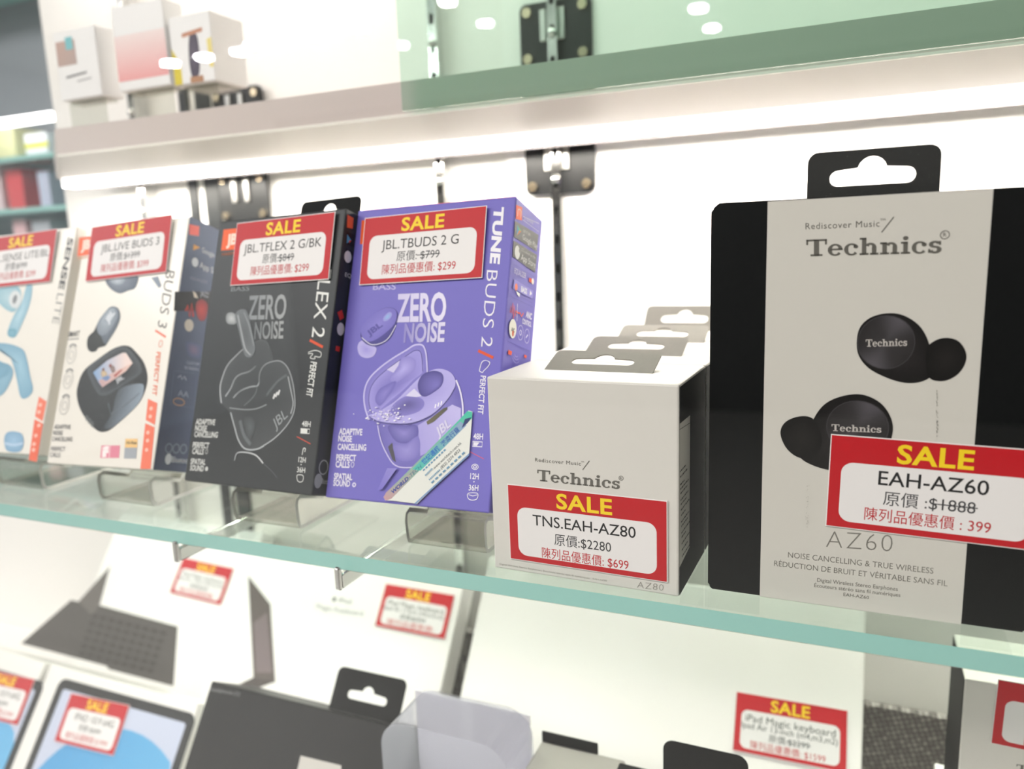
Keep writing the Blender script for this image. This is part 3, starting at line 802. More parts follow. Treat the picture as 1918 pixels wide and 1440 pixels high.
c.poly(f((1600, 630), (1700, 680), (1690, 840), (1590, 780)), '#16181a'); c.ell(f((1625, 725))[0], 3, 3.4, '#f4f4f4', px=True)
c.text('EQ', *f((1592, 945), (1660, 965), (1596, 900)), '#d9dbd8')
c.poly(z((1165, 20), (1200, 0), (1215, 60), (1185, 80)), '#e03a2a'); c.ell(z((1190, 145))[0], 3, 3.6, '#e9e4dc', px=True); c.poly(z((1155, 270), (1185, 278), (1180, 315), (1150, 305)), '#e03a2a')
c = nxt(c, 'side_print', C2.root)
c.ring(z((1062, 1180))[0], 3.4, 3.8, .6, '#b9bcba'); c.ell(z((1022, 1282))[0], 3, 4, '#a9acaa', px=True); c.text('Bluetooth', *z((1045, 1302), (1120, 1310), (1048, 1262)), '#c9ccca')
c.build('side_print', C2.root, base=.0002)
C2.hang_tab(.0315, .0805, .0225, BD - .002, M_BLACKC, slot_z=.0115, slot=.031)
price_tag(C2.root, Mt, 18.2, 118.5, .6, std_lines('JBL.TFLEX 2 G/BK', .11, .90, '原價:$849', TAGTXT + ': $299', wx=(.32, .64), nx=(.21, .80)), lift=.0010, tip=-1.0)
stand(onZ(495, 988, 0).x, Mt, .1005, BD, 18.4, .0205, 'clear acrylic stand under the charcoal carton')

# ================================================================== ivory carton with navy side (second from left)
Ml = frame((-0.4005, .0127, .0265), -2.3, 20.1, 2.6)
C3 = Carton('earbud_carton', 'ivory earbud carton with a navy side, its picture showing a black case with a screen', 'carton', Ml, BW, BD, BH, M_IVORY, group='leaning earbud cartons')
c = C3.cv(); g = Zm(0, 380, 3.996); h3 = Zm(130, 520, 8.0); h4 = Zm(130, 640, 6.0); h2 = Zm(0, 640, 6.0)
c.poly(g((595, 260), (720, 245), (700, 385), (580, 400)), '#ef5f1d'); c.text('JBL', *g((608, 350), (705, 335), (615, 285)), '#ffe6d8', off=.05)
c.text('HARMAN', *g((583, 425), (680, 412), (584, 405)), '#d98a4a')
c = nxt(c, 'brand_logo', C3.root)
c.text('BUDS 3', *g((1245, 500), (1180, 925), (1310, 515)), '#4a4a4c', off=-.012)
c.line(h3((1290, 790), (1445, 890)), 1.3, '#f0785a'); c.ring(h3((1370, 990))[0], 1.6, 2.2, .5, '#f09a80')
c.text('PERFECT FIT', *h3((1310, 1110), (1245, 1760), (1370, 1118)), '#ef7a55', off=.02)
c = nxt(c, 'name_lettering', C3.root)
c.text('SMART', *g((508, 1003), (595, 995), (514, 965)), '#3c3c3e', off=.02); c.line(g((505, 1022), (592, 1015)), .6, '#55555a')
for (cx, cy) in ((805, 150), (768, 430), (728, 720)):
    p = h2((cx, cy))[0]; c.ring(p, 4.6, 5.8, .35, '#8e8e90'); c.ring(p, 2.4, 2.8, .35, '#a0a0a2'); c.ring(p, 5.6, 7.4, 1.0, '#6b6b6e', a0=50, a1=130)
for i, (t_, y, x1) in enumerate((('ADAPTIVE', 978, 795), ('NOISE', 1045, 705), ('CANCELLING', 1115, 815))):
    c.text(t_, *h2((612 - 12 * i, y), (x1, y + 5), (618 - 12 * i, y - 48)), '#5b5b5d', off=.01)
for i, (t_, y, x1) in enumerate((('PERFECT', 1225, 735), ('CALLS', 1292, 680))):
    c.text(t_, *h2((575 - 12 * i, y), (x1, y + 5), (580 - 12 * i, y - 48)), '#77777a', off=.01)
c = nxt(c, 'feature_lettering', C3.root)
c.poly(h4((362, 1165), (572, 1165), (560, 1305), (348, 1305)), '#e58aa0'); c.text('iF', *h4((368, 1285), (440, 1285), (374, 1185)), '#fff4f4', off=.08); c.line(h4((462, 1165), (448, 1305)), .5, '#fbe9ec')
c.poly(h4((630, 1090), (770, 1090), (752, 1312), (615, 1312)), '#a6acb4'); c.poly(h4((632, 1090), (770, 1090), (765, 1190), (625, 1190)), '#f2c987'); c.text('Hi-Res', *h4((642, 1150), (758, 1150), (645, 1118)), '#5a5040', off=.03)
c = nxt(c, 'award_badges', C3.root)
c.poly(h4((885, 640), (990, 690), (962, 935), (860, 880)), '#f27a5e'); c.poly(h4((855, 915), (960, 960), (915, 1430), (798, 1430)), '#f27a5e')
for (cx, cy) in ((920, 750), (910, 840), (880, 1110), (870, 1215), (885, 1020)): c.ell(h4((cx, cy))[0], 1.5, 1.2, '#fac3b2', px=True)
c.build('orange_strip', C3.root)
c = C3.cv()
c.blob(h3((545, 40), (600, -20), (900, -60), (1030, -20), (1025, 60), (980, 160), (880, 195), (760, 235), (650, 190), (570, 110)), '#8a94a4', '#5f6a79', ctr=h3((700, 60))[0])
c.blob(h3((600, 20), (740, -30), (840, 20), (800, 90), (720, 110), (640, 80)), '#c3ccd6', '#8f9aa8')
c.poly(h3((1230, 0), (1330, -20), (1380, 120), (1340, 155)), '#8d98a8')
c.blob(h3((265, 980), (290, 880), (370, 800), (420, 700), (480, 700), (600, 850), (585, 940), (540, 1020), (440, 1050), (400, 1100), (330, 1112), (280, 1070)), '#2c302f', '#15181a')
c.blob(h3((415, 740), (440, 650), (520, 540), (600, 450), (665, 430), (730, 460), (762, 540), (755, 640), (700, 770), (620, 900), (540, 1000), (470, 870)), '#7d8895', '#59636f')
c.blob(h3((415, 750), (435, 660), (510, 550), (600, 455), (670, 435), (720, 480), (730, 580), (680, 690), (600, 800), (510, 870), (440, 840)), '#a9b3bf', '#7f8a97', power=.8)
c.blob(h3((485, 660), (530, 560), (610, 470), (670, 470), (690, 540), (640, 630), (560, 690), (505, 700)), '#8d98a6', '#a0abb7')
c.text('JBL', *h3((580, 690), (690, 530), (535, 630)), '#d9dfe6', off=.06)
c.blob(h4((85, 590), (100, 480), (140, 370), (200, 290), (330, 190), (450, 105), (540, 60), (620, 42), (690, 60), (760, 130), (830, 220), (870, 330), (878, 440), (845, 570), (790, 680), (700, 780), (580, 890), (470, 980), (400, 1010), (330, 1005), (250, 940), (170, 840), (110, 720)), '#2d3133', '#1c1f22', power=1.3)
c.poly(h4((560, 540), (800, 470), (840, 540), (780, 690), (600, 870), (470, 970), (390, 960), (480, 800)), '#3a4046', grad=('#8d9cab', h4((470, 700))[0], h4((760, 800))[0]), smooth=True)
c.blob(h4((205, 330), (250, 250), (400, 150), (540, 70), (630, 60), (700, 110), (790, 230), (815, 320), (790, 370), (640, 470), (500, 560), (400, 605), (330, 590), (260, 470)), '#16191c', '#4d5359', power=3)
c.poly(h4((270, 345), (430, 210), (600, 125), (640, 125), (715, 240), (640, 330), (520, 415), (375, 512), (340, 470)), '#7fa6cf', grad=('#f0dcd6', h4((280, 350))[0], h4((640, 220))[0]))
c.poly(h4((330, 440), (520, 330), (715, 240), (640, 330), (520, 415), (375, 512)), '#c4a2a4', grad=('#e9c8bd', h4((340, 470))[0], h4((690, 260))[0]))
c.ell(h4((385, 315))[0], 1.2, 1.2, '#7a4a34', px=True); c.blob(h4((360, 340), (400, 325), (430, 360), (410, 400), (370, 395)), '#d9c2a0', '#b8a284'); c.blob(h4((370, 410), (430, 380), (465, 400), (420, 440)), '#6a86b4', '#7f98c0')
c.ell(h4((465, 270))[0], 1.3, 1.3, '#8a3f34', px=True); c.blob(h4((460, 290), (500, 270), (520, 320), (490, 350)), '#a08a86', '#7d6a68'); c.poly(h4((500, 380), (590, 310), (600, 320), (520, 400)), '#b0574f')
c.text('JBL', *h4((535, 465), (622, 412), (518, 428)), '#c9cdd2', off=.03)
c.line(h4((440, 690), (470, 810), (620, 720), (790, 580)), .6, '#6d7780', smooth=False)
for k in range(3): c.ring(h4((200 + 30 * k, 860 + 35 * k))[0], 1.0, 1.6, .4, '#9aa0a2')
c.build('product_picture', C3.root, label='printed picture of a black charging case with a small screen')
# navy right side
c = C3.cv('right'); s3 = Zm(280, 380, 2.77)
c.poly([(0.4, .4), (BD * 1e3 - .4, .4), (BD * 1e3 - .4, BH * 1e3 - .4), (0.4, BH * 1e3 - .4)], '#3f4a66', px=False, grad=('#55617e', (0, 40), (20, 150)))
c.poly(s3((130, 460), (330, 460), (320, 560), (125, 560)), '#1c1a20')
c.poly(s3((205, 110), (258, 122), (255, 172), (205, 165)), '#e8635a'); c.poly(s3((228, 215), (262, 232), (225, 246)), '#e0a050'); c.text('Google', *s3((270, 255), (335, 285), (272, 228)), '#d9dde6'); c.ell(s3((235, 308))[0], 2.6, 3, '#e4e8f0', px=True); c.text('App S', *s3((258, 335), (328, 365), (260, 305)), '#e4e8f0')
c.text('EQUALIZER', *s3((210, 395), (298, 420), (212, 380)), '#9aa2b8'); c.text('JAZZ', *s3((262, 480), (305, 492), (263, 455)), '#c9cede')
c.blob(s3((240, 520), (270, 500), (300, 530), (290, 600), (260, 610), (240, 570)), '#c4423f', '#8a2f38'); c.line(s3((185, 560), (195, 530), (205, 590), (218, 520), (225, 590)), 1.4, '#e0483c')
c.poly(s3((222, 455), (240, 470), (250, 495), (230, 490)), '#f0e4d8'); c.ell(s3((203, 635))[0], 3.6, 4, '#d8cfc6', px=True)
c.blob(s3((190, 720), (260, 740), (260, 800), (200, 790)), '#7a6a86', '#4a5a80')
c.text('CUSTOM', *s3((190, 835), (255, 845), (192, 820)), '#aab2c6'); c.text('SCREEN', *s3((178, 860), (250, 872), (180, 845)), '#aab2c6')
c.line(s3((125, 870), (245, 885), (228, 1065), (105, 1045)), .35, '#6a7490', closed=True); c.line(s3((145, 905), (160, 895), (165, 915), (180, 900), (188, 920)), .6, '#b4bccc'); c.text('AA', *s3((145, 1000), (200, 1010), (147, 970)), '#9aa4b8'); c.ring(s3((150, 1032))[0], 4.4, 2.2, .5, '#d09a6a')
for k in range(3): c.ring(s3((98 + 38 * k, 1272 + 2 * k))[0], 2.4, 2.8, .8, '#7f8798')
c.ell(s3((95, 1328))[0], 2.4, 3.4, '#d4d8e0', px=True); c.text('Bluetooth', *s3((112, 1345), (215, 1352), (114, 1315)), '#d4d8e0')
c.build('side_print', C3.root, base=.0002, label='navy blue side with app icons')
price_tag(C3.root, Ml, 10.5, 124.0, 1.4, std_lines('JBL.LIVE BUDS 3', .16, .88, '原價:$1399', TAGTXT + ': $399', wx=(.29, .66), nx=(.19, .78)), lift=.0010, tip=-1.5)
stand(onZ(242, 944, 0).x, Ml, BW, BD, 20.1, .0235, 'clear acrylic stand under the ivory carton with the navy side')

# ================================================================== ivory carton with blue earphones (far left)
Ms = frame((-0.5085, .0150, .0275), -1.5, 20.0, 2.2)
C4 = Carton('earbud_carton', 'ivory earbud carton with pale blue ear-hook earphones pictured, at the left frame edge', 'carton', Ms, BW, BD, .1605, M_IVORY, group='leaning earbud cartons')
c0 = C4.cv(); c = C4.cv(); a = Zm(0, 420, 6.546)
c0.text('SENSE', *a((838, 160), (720, 790), (900, 172)), '#4a4a4c', off=.03); c0.text('LITE', *a((705, 845), (640, 1215), (785, 858)), '#7d7d7e', off=-.01)
c.blob(a((0, 780), (60, 750), (200, 750), (260, 830), (250, 960), (180, 1070), (100, 1060), (20, 1000), (-60, 900)), '#b4d2dc', '#8fbccc')
c.blob(a((330, 750), (395, 750), (385, 900), (340, 1060), (260, 1250), (200, 1370), (150, 1390), (100, 1360), (100, 1290), (180, 1100), (270, 950)), '#b6d8e6', '#8ab8cc', power=.7)
c.blob(a((95, 1320), (120, 1280), (200, 1290), (190, 1370), (150, 1390), (105, 1370)), '#7fb4c8', '#68a2b8')
c.blob(a((110, 930), (140, 840), (200, 810), (255, 860), (260, 950), (210, 1030), (140, 1010)), '#e9ecee', '#d2dade'); c.ell(a((185, 920))[0], 2.6, 3.4, '#8d9298', px=True, cin='#75797f')
c.blob(h2((-40, 20), (80, 20), (190, 50), (270, 100), (310, 220), (345, 400), (372, 520), (350, 590), (280, 640), (230, 610), (200, 470), (160, 290), (100, 150), (0, 80), (-40, 80)), '#9cc6da', '#78a8c2', ctr=h2((230, 260))[0])
c.blob(h2((-60, 240), (60, 240), (130, 280), (150, 350), (120, 450), (60, 560), (0, 610), (-60, 610)), '#8ab6cc', '#7aa8c0'); c.blob(h2((-60, 250), (50, 240), (110, 270), (100, 360), (20, 410), (-60, 440)), '#76a8c2', '#6fa0ba')
c.blob(h2((50, 1110), (65, 1040), (110, 1010), (170, 1008), (240, 1030), (268, 1090), (262, 1180), (220, 1235), (140, 1240), (70, 1210)), '#9cc2e0', '#7ea8c8'); c.line(h2((60, 1140), (160, 1160), (262, 1140)), 1.6, '#b9d2ea', smooth=True)
c.build('product_picture', C4.root, label='printed picture of pale blue ear-hook earphones')
c = nxt(c0, 'name_lettering', C4.root)
c.poly(h2((440, 615), (525, 670), (480, 895), (395, 840)), '#f27a5e'); c.poly(h2((390, 870), (485, 920), (415, 1350), (325, 1330)), '#ee6a48')
for (cx, cy) in ((455, 710), (440, 790), (440, 940), (405, 1055), (385, 1150), (380, 1215)): c.ell(h2((cx, cy))[0], 1.8, 1.3, '#fac3b2', px=True)
c.build('orange_strip', C4.root)
tb = C4.hang_tab(.036, .086, .02, BD - .0006, mat('tab_dark', '#5a605c', .5), tilt=48); tb['label'] = 'dark hang tab bent backwards'
price_tag(C4.root, Ms, 6.0, 119.0, 1.2, std_lines('JBL.SENSE LITE/BL', .09, .93, '原價:$799', TAGTXT + ': $299', wx=(.32, .64), nx=(.2, .78)), lift=.0010, tip=-1.2)
stand(onZ(50, 912, 0).x, Ms, BW, BD, 20.0, .0265, 'clear acrylic stand under the far left ivory carton')

# ================================================================== row of four small white cartons
AW, AH, AD = .092, .0965, .0545
rz = -1.95
def az(k):
    off = Vector((-math.sin(math.radians(rz)), math.cos(math.radians(rz)), 0)) * (AD + .0008) * k
    M = frame(Vector((-.07198, .00874, .0002)) + off, rz)
    labs = ['small white earphone carton at the shelf edge with a sale tag on its front', 'small white carton directly behind the front tagged one, second hang tab of the row', 'third small white carton back in the row, third hang tab from the front', 'rearmost small white carton of the row, its hang tab nearest the wall']
    C = Carton('earphone_carton', labs[k], 'carton', M, AW, AD, AH, M_WHITE, .0009, 'row of small white cartons')
    C.hang_tab(.019 + .0005 * k, .0735 + .0005 * k, .0205, AD * (.47, .47, .47, .55)[k], M_GREYTAB, tilt=(70, 68, 66, 40)[k], slot=.032, slot_z=.0095, r=.0035, label='grey cardboard hang tab')
    # dark side panel
    c = C.cv('right')
    W_, H_ = AD * 1e3, AH * 1e3
    c.poly([(.6, .6), (W_ - .6, .6), (W_ - .6, H_ - 1), (.6, H_ - 1)], '#131516', px=False)
    if k == 0:
        c.poly([(0.3, 14), (20, 16), (20.5, 79), (.3, 79.5)], '#d6d4cc', px=False)
        c.line([(.5, 77), (20, 75.5)], .3, '#55544f', px=False)
        for r_, (y, L) in enumerate(((58, 12), (55.5, 15), (52, 9), (50, 17), (48, 14), (45, 16), (43, 12), (40.5, 17), (38, 10), (35, 16), (33, 13), (30, 17), (28, 9), (25, 16), (22, 12), (19, 16))):
            x = 1.0
            while x < L:
                w = 1.2 + ((r_ * 7 + int(x * 10)) % 5) * .5; c.line([(x, y), (min(L, x + w), y)], .75, '#3b3a38', px=False); x += w + .6
    c.build('side_panel', C.root, print_mat('print_matte', .65, spec=.08), base=.0002, label='dark side panel')
    return C
A0 = az(0)
c = A0.cv(); n = Zm(890, 840, 4.17); GR = '#6b6963'
c.text('Rediscover Music', *n((468, 100), (825, 132), (468, 72)), GR, space=1.12); c.text('TM', *n((827, 106), (850, 108), (827, 97)), GR)
c.line(n((840, 165), (892, 95)), .35, GR)
c.text('Technics', *n((486, 250), (1130, 316), (486, 163)), GR, fn=slab)
c.ring(n((1140, 230))[0], 1.0, 1.0, .2, GR); c.text('R', *n((1132, 240), (1148, 242), (1132, 221)), GR)
c = nxt(c, 'brand_lettering', A0.root)
c.text('Digital Wireless Stereo Earphones / Écouteurs stéréo sans fil numériques', *n((192, 905), (893, 1018), (192, 892)), '#9b9992'); c.text('EAH-AZ80', *n((920, 1021), (1030, 1038), (920, 1009)), '#9b9992')
c.text('AZ80', *n((1265, 1085), (1470, 1110), (1268, 1036)), '#8a8881', off=-.02, space=1.1)
c.build('model_lettering', A0.root)
uvA = [Canvas(A0.M).uv(p) for p in ((957, 1044), (1254, 1089))]
price_tag(A0.root, A0.M, uvA[0][0], uvA[0][1] - .3, math.degrees(math.atan2(uvA[1][1] - uvA[0][1], uvA[1][0] - uvA[0][0])), [
    ('TNS.EAH-AZ80', .165, .815, .365, .50, INK, None, .004), ('原價:$2280', .305, .665, .60, .715, GINK, None, 0.0), (TAGTXT + ': $699', .22, .77, .80, .905, SINK, None, 0.0)], w=78, h=38.2, lift=.0005)
for k in (1, 2, 3): az(k)

# ================================================================== tall black carton with white front band
Mz = frame((.0303, .0192, .0002), -.15)
HW, HD, HH = .1235, .056, .1716
C5 = Carton('earphone_carton', 'tall black carton with a wide light grey front band and a black hang tab', 'carton', Mz, HW, HD, HH, None)
bm = bmesh.new(); vs = bbox(bm, 0, HW, 0, HD, 0, HH)
# worn bites at the left corners
for zc in (HH, 0):
    e = [e for e in bm.edges if all(abs(v.co.x) < 1e-6 and abs(v.co.z - zc) < 1e-6 for v in e.verts)]
    bmesh.ops.bevel(bm, geom=e, offset=.0035 if zc else .0022, segments=2, profile=.3, affect='EDGES')
bmesh.ops.bevel(bm, geom=[e for e in bm.edges if abs(e.verts[0].co.z - e.verts[1].co.z) > .1], offset=.0012, segments=2, affect='EDGES')
bmobj('carton', bm, M_BLACKC, C5.root)
c = C5.cv(); e = Zm(1300, 240, 3.1036); w5 = Zm(1300, 680, 2.8803)
c.poly([(1438, 377.5), (1861, 352.5), (1800, 1170.5), (1423, 1117)], '#d2d0c9')
c.build('front_band', C5.root, label='light grey front band', base=.00008)
c = C5.cv(); c.l = 2; G2 = '#65635d'
c.text('Rediscover Music', *e((648, 588), (1078, 572), (648, 552)), G2, space=1.12); c.text('TM', *e((1082, 540), (1112, 538), (1082, 526)), G2); c.line(e((1090, 605), (1162, 515)), .4, G2)
c.text('Technics', *e((652, 745), (1438, 725), (652, 648)), G2, fn=slab); c.ring(e((1458, 620))[0], 1.5, 1.5, .3, G2); c.text('R', *e((1448, 630), (1468, 630), (1448, 607)), G2)
c = nxt(c, 'brand_lettering', C5.root); c.l = 2
c.text('AZ60', *w5((712, 992), (1068, 1018), (716, 902)), '#77756e', off=-.022, space=1.12)
c.text('NOISE CANCELLING & TRUE WIRELESS', *w5((507, 1047), (1290, 1135), (508, 1018)), '#77756e', off=-.004)
c.text('RÉDUCTION DE BRUIT ET VÉRITABLE SANS FIL', *w5((432, 1092), (1366, 1203), (433, 1064)), '#77756e', off=-.004)
c.text('Digital Wireless Stereo Earphones', *w5((664, 1178), (1098, 1228), (665, 1158)), '#77756e'); c.text('Écouteurs stéréo sans fil numériques', *w5((648, 1206), (1112, 1260), (649, 1187)), '#77756e'); c.text('EAH-AZ60', *w5((805, 1254), (943, 1272), (806, 1237)), '#77756e')
c.build('model_lettering', C5.root)
c = C5.cv(); c.l = 3
def bud(cv, face_c, frx, fry, tip, body, txt):
    cv.blob(body, '#2a2728', '#151414', power=1.2)
    cv.blob(tip, '#211f1e', '#100f0f')
    # machined disc: wedges of brushed light
    fc = cv.uv(face_c); n_ = 48; a_ = [lin('#2c2a2b'), lin('#57545a'), lin('#232122'), lin('#45434a')]
    vs, fs, cs = [fc], [], [lin('#3a383a')]
    for i in range(n_):
        t = 2 * math.pi * i / n_; vs.append((fc[0] + frx * math.cos(t), fc[1] + fry * math.sin(t)))
        k = .5 + .5 * math.cos(2 * t - 2.2); k = k ** 3; cs.append(tuple(a_[0][j] + (a_[1][j] - a_[0][j]) * k for j in range(3)))
        fs.append((0, 1 + i, 1 + (i + 1) % n_))
    cv.add(vs, fs, cs); cv.ring(fc, frx, fry, .35, '#3f3d40', px=False)
    cv.text('Technics', *txt, '#c9c4bf', fn=slab)
bud(c, e((1115, 1245))[0], 10.2, 10.6, e((1350, 1290), (1400, 1235), (1470, 1218), (1540, 1240), (1582, 1310), (1570, 1380), (1520, 1440), (1440, 1470), (1360, 1440)),
    e((955, 1180), (1010, 1110), (1100, 1078), (1200, 1082), (1290, 1130), (1345, 1200), (1378, 1300), (1390, 1420), (1330, 1470), (1230, 1480), (1120, 1450), (1010, 1390), (950, 1300)), e((998, 1270), (1238, 1265), (998, 1228)))
bud(c, w5((880, 345))[0], 11.6, 11.0, w5((466, 380), (490, 320), (560, 288), (630, 292), (670, 340), (690, 430), (650, 500), (570, 510), (500, 460)),
    w5((640, 310), (700, 225), (790, 180), (900, 168), (1000, 210), (1060, 290), (1070, 380), (1020, 500), (900, 570), (760, 580), (640, 550), (570, 500), (600, 420)), w5((742, 365), (1010, 375), (742, 328)))
c.build('product_picture', C5.root, label='printed picture of two black earbuds')
c = C5.cv(); c.l = 3
random.seed(8)
for k in range(46):
    a_ = random.random(); x = 1308 + random.gauss(0, 2); y = 120 + 270 * a_
    c.poly(w5((x, y), (x + random.uniform(2, 6), y + random.uniform(-2, 6)), (x + 2, y + random.uniform(6, 12))), random.choice(('#8f8d86', '#6f6d67')))
for k in range(30):
    x = 612 + random.gauss(0, 4); y = 650 + 240 * random.random(); c.poly(w5((x, y), (x + 4, y + 2), (x + 1, y + 6)), '#b0aea6')
c.build('glue_residue', C5.root, label='specks of old tape residue')
tbz = C5.hang_tab(.0373, .0846, .0176, .004, mat('tab_black', '#232524', .45, noise=.2, nscale=900), slot=.0305, slot_z=.0070, r=.0042)
c = Canvas(Mz @ tbz.matrix_local, 'front'); random.seed(5)
for k in range(150):
    x = random.uniform(-22, 22); y = random.uniform(.5, 16)
    if 3 < y < 13 and abs(x) < 16.5: continue
    s_ = random.uniform(.05, .16); c.poly([(x, y), (x + s_, y + s_ * .4), (x + s_ * .3, y + s_)], random.choice(('#8f918e', '#6c6e6b', '#b5b7b3')), px=False)
c.build('dust_specks', tbz, base=.0001, step=.000001)
uvB = [Canvas(Mz).uv(p) for p in ((1546, 982), (1918, 1027), (1551, 809))]
price_tag(C5.root, Mz, uvB[0][0], uvB[0][1] - .3, math.degrees(math.atan2(uvB[1][1] - uvB[0][1], uvB[1][0] - uvB[0][0])), [
    ('EAH-AZ60', .245, .75, .345, .49, INK, None, .006), ('原價 :$1888', .275, .70, .575, .69, GINK, (.50, .71), 0.0), (TAGTXT + ' : 399', .19, .775, .765, .87, SINK, None, 0.0)], w=77, h=40.0, lift=.0005)

# ================================================================== lower deck
M_WBOX = mat('bright_white_card', '#efedea', .35, coat=.2)
def leaner(name, label, x0, W, H, D, y_at, z_at, tilt, m, yaw=0, cat='carton', group=None):
    """a carton leaning back, resting on the deck, its front face passing through (y_at, z_at)"""
    t = math.radians(tilt); zb = DECK + .0004 + D * math.sin(t); yb = y_at - (z_at - zb) * math.tan(t)
    return Carton(name, label, cat, frame((x0, yb, zb), yaw, tilt), W, D, H, m, .0012, group)
def px_tag(C, TL, TR, BL, lines, w=77, h=41):
    cv = C.cv(); a, b = cv.uv(BL), cv.uv((TR[0] + BL[0] - TL[0], TR[1] + BL[1] - TL[1]))
    tl, tr = cv.uv(TL), cv.uv(TR); roll = math.degrees(math.atan2(tr[1] - tl[1], tr[0] - tl[0]))
    price_tag(C.root, C.M, a[0], a[1], roll, lines, w=w, h=h, lift=.0008)
G_KB = 'white keyboard cartons leaning on the back wall'
LA = leaner('keyboard_carton', 'white carton printed with a dark keyboard, leaning behind the tablet cartons', -.735, .222, .238, .024, .2794, -.2193, 35, M_WBOX, group=G_KB)
LB = leaner('keyboard_carton', 'white carton with a sale tag at its upper right, leaning behind the black carton', -.503, .262, .236, .026, .2616, -.201, 35, M_WBOX, group=G_KB)
LC = leaner('keyboard_carton', 'wide white carton leaning below the row of small white cartons, tag low on its front', -.205, .310, .278, .024, .2098, -.2123, 35, M_WBOX, group=G_KB)
KL = lambda a_, b_, p_: [(a_, .10, .90, .355, .47, INK, None, 0), (b_, .07, .92, .49, .59, INK, None, 0), ('原價:$2299', .32, .68, .645, .74, GINK, (.48, .69), 0.0), (TAGTXT + ': ' + p_, .16, .82, .80, .90, SINK, None, 0.0)]
px_tag(LA, (352, 1052), (455, 1075), (319, 1110), KL('iPad Magic keyboard', 'Ipad Air 11-inch (m4,m3,m2)', ''))
px_tag(LB, (732, 1098), (848, 1118), (703, 1172), KL('iPad Magic keyboard', 'Ipad Air 11-inch (m4,m3,m2)', ''))
px_tag(LC, (1387, 1297), (1595, 1333), (1372, 1405), KL('iPad Magic keyboard', 'Ipad Air 13-inch (m4,m3,m2)', '$1599'))
c = LA.cv(); y6 = Zm(0, 960, 3.0)
c.poly(y6((118, 735), (400, 490), (440, 500), (620, 300), (560, 520), (1000, 640), (975, 975), (610, 880), (600, 862)), '#4b4744')
c.poly(y6((440, 500), (620, 300), (560, 520), (520, 580)), '#625d59')
for r_ in range(6):
    for k in range(9):
        x = 520 + 48 * k - 14 * r_; y = 565 + 12 * k + 42 * r_; c.poly(y6((x, y), (x + 34, y + 9), (x + 26, y + 34), (x - 8, y + 25)), '#37332f')
c.build('product_picture', LA.root, label='printed picture of a dark tablet keyboard')
c = LB.cv()
c.poly(y6((1395, 355), (1520, 515), (1548, 955), (1425, 940)), '#5a514d'); c.poly(y6((1330, 970), (1425, 925), (1548, 950), (1440, 990)), '#4a4340')
c.poly(y6((1425, 620), (1500, 560), (1530, 900), (1440, 900)), '#75686a')
c.ell(Zm(540, 880, 4.5)((388, 1090))[0], 2.0, 2.4, '#4a4a4c', px=True); c.text('iPad', (634, 1127), (658, 1131), (635, 1119), '#55555a'); c.text('Magic Keyboard', (592, 1140), (680, 1154), (593, 1130), '#9a9a9c')
c.build('front_lettering', LB.root)
# tablet cartons in front
G_TB = 'white tablet cartons standing in front'
def tablet(label, TL, TR, x0, tagc, model):
    C = leaner('tablet_carton', label, x0,   .196, .118, .045, .1384, -.2476, 35, M_WBOX, group=G_TB)
    cv = C.cv()
    a = cv.uv(TL); b = cv.uv(TR); W = b[0] - a[0]
    u0, u1, top = a[0], b[0], (a[1] + b[1]) / 2
    cv.poly(rrect(u0, u1, -2 + 4, top, 9, 8, (1, 1, 0, 0)), '#232526', px=False)
    cv.poly(rrect(u0 + 9, u1 - 9, 2, top - 9, 3, 5, (1, 1, 0, 0)), '#c3cbe2', px=False)
    R_ = W * .62; cx, cy = u0 + W * .62, top - 9 - W * .72
    pts = [(max(u0 + 9, min(u1 - 9, cx + R_ * math.cos(t_))), max(2.2, cy + R_ * math.sin(t_))) for t_ in [math.pi * k / 24 for k in range(25)]]
    pts = [(max(u0 + 9, cx - R_), 2.2)] + pts[::-1] + [(u1 - 9, 2.2)]
    cv.poly(pts, '#3f93cf', px=False, grad=('#6ab4e2', (u0, top), (u1, 0)))
    cv.build('product_picture', C.root, label='printed picture of a tablet with a blue wallpaper')
    px_tag(C, *tagc, model, w=77, h=43)
    return C
TLn = [('IPAD 10.9 64G', .2, .86, .36, .50, INK, None, 0), ('原價 $2699', .32, .68, .58, .68, GINK, (.5, .7), 0.0), (TAGTXT + ' $1999', .15, .85, .77, .875, SINK, None, 0.0)]
T1 = tablet('white tablet carton with a blue screen, left of the black carton', (112, 1274), (372, 1332), -.634, ((128, 1305), (249, 1331), (103, 1388)), TLn)
T0 = tablet('white tablet carton cut by the left frame edge', (-170, 1222), (92, 1262), -.838, ((-38, 1252), (76, 1276), (-62, 1335)), TLn)
# black carton with hang tab
tB = math.radians(28)
LD = leaner('headphone_carton', 'black carton with a black hang tab in front of the white tagged carton', -.3575, .172, .200, .05, .0881, -.1663, 34, mat('soft_black', '#121314', .4, spec=.2))
c = LD.cv(); c.text('headphone (1)', *y6((1180, 1000), (1345, 1030), (1184, 978)), '#8a8c8c'); c.poly(y6((1690, 1365), (1918, 1420), (1918, 1460), (1670, 1450)), '#cfccc6')
c.build('front_lettering', LD.root)
xt0, xt1 = onY(648, 1335, .12).x + .3575, onY(765, 1360, .12).x + .3575
LD.hang_tab(xt0 - .001, xt1 + .003, 0.030, .016, M_BLACKC, tilt=0, slot=.034, slot_z=.0125, r=.005)
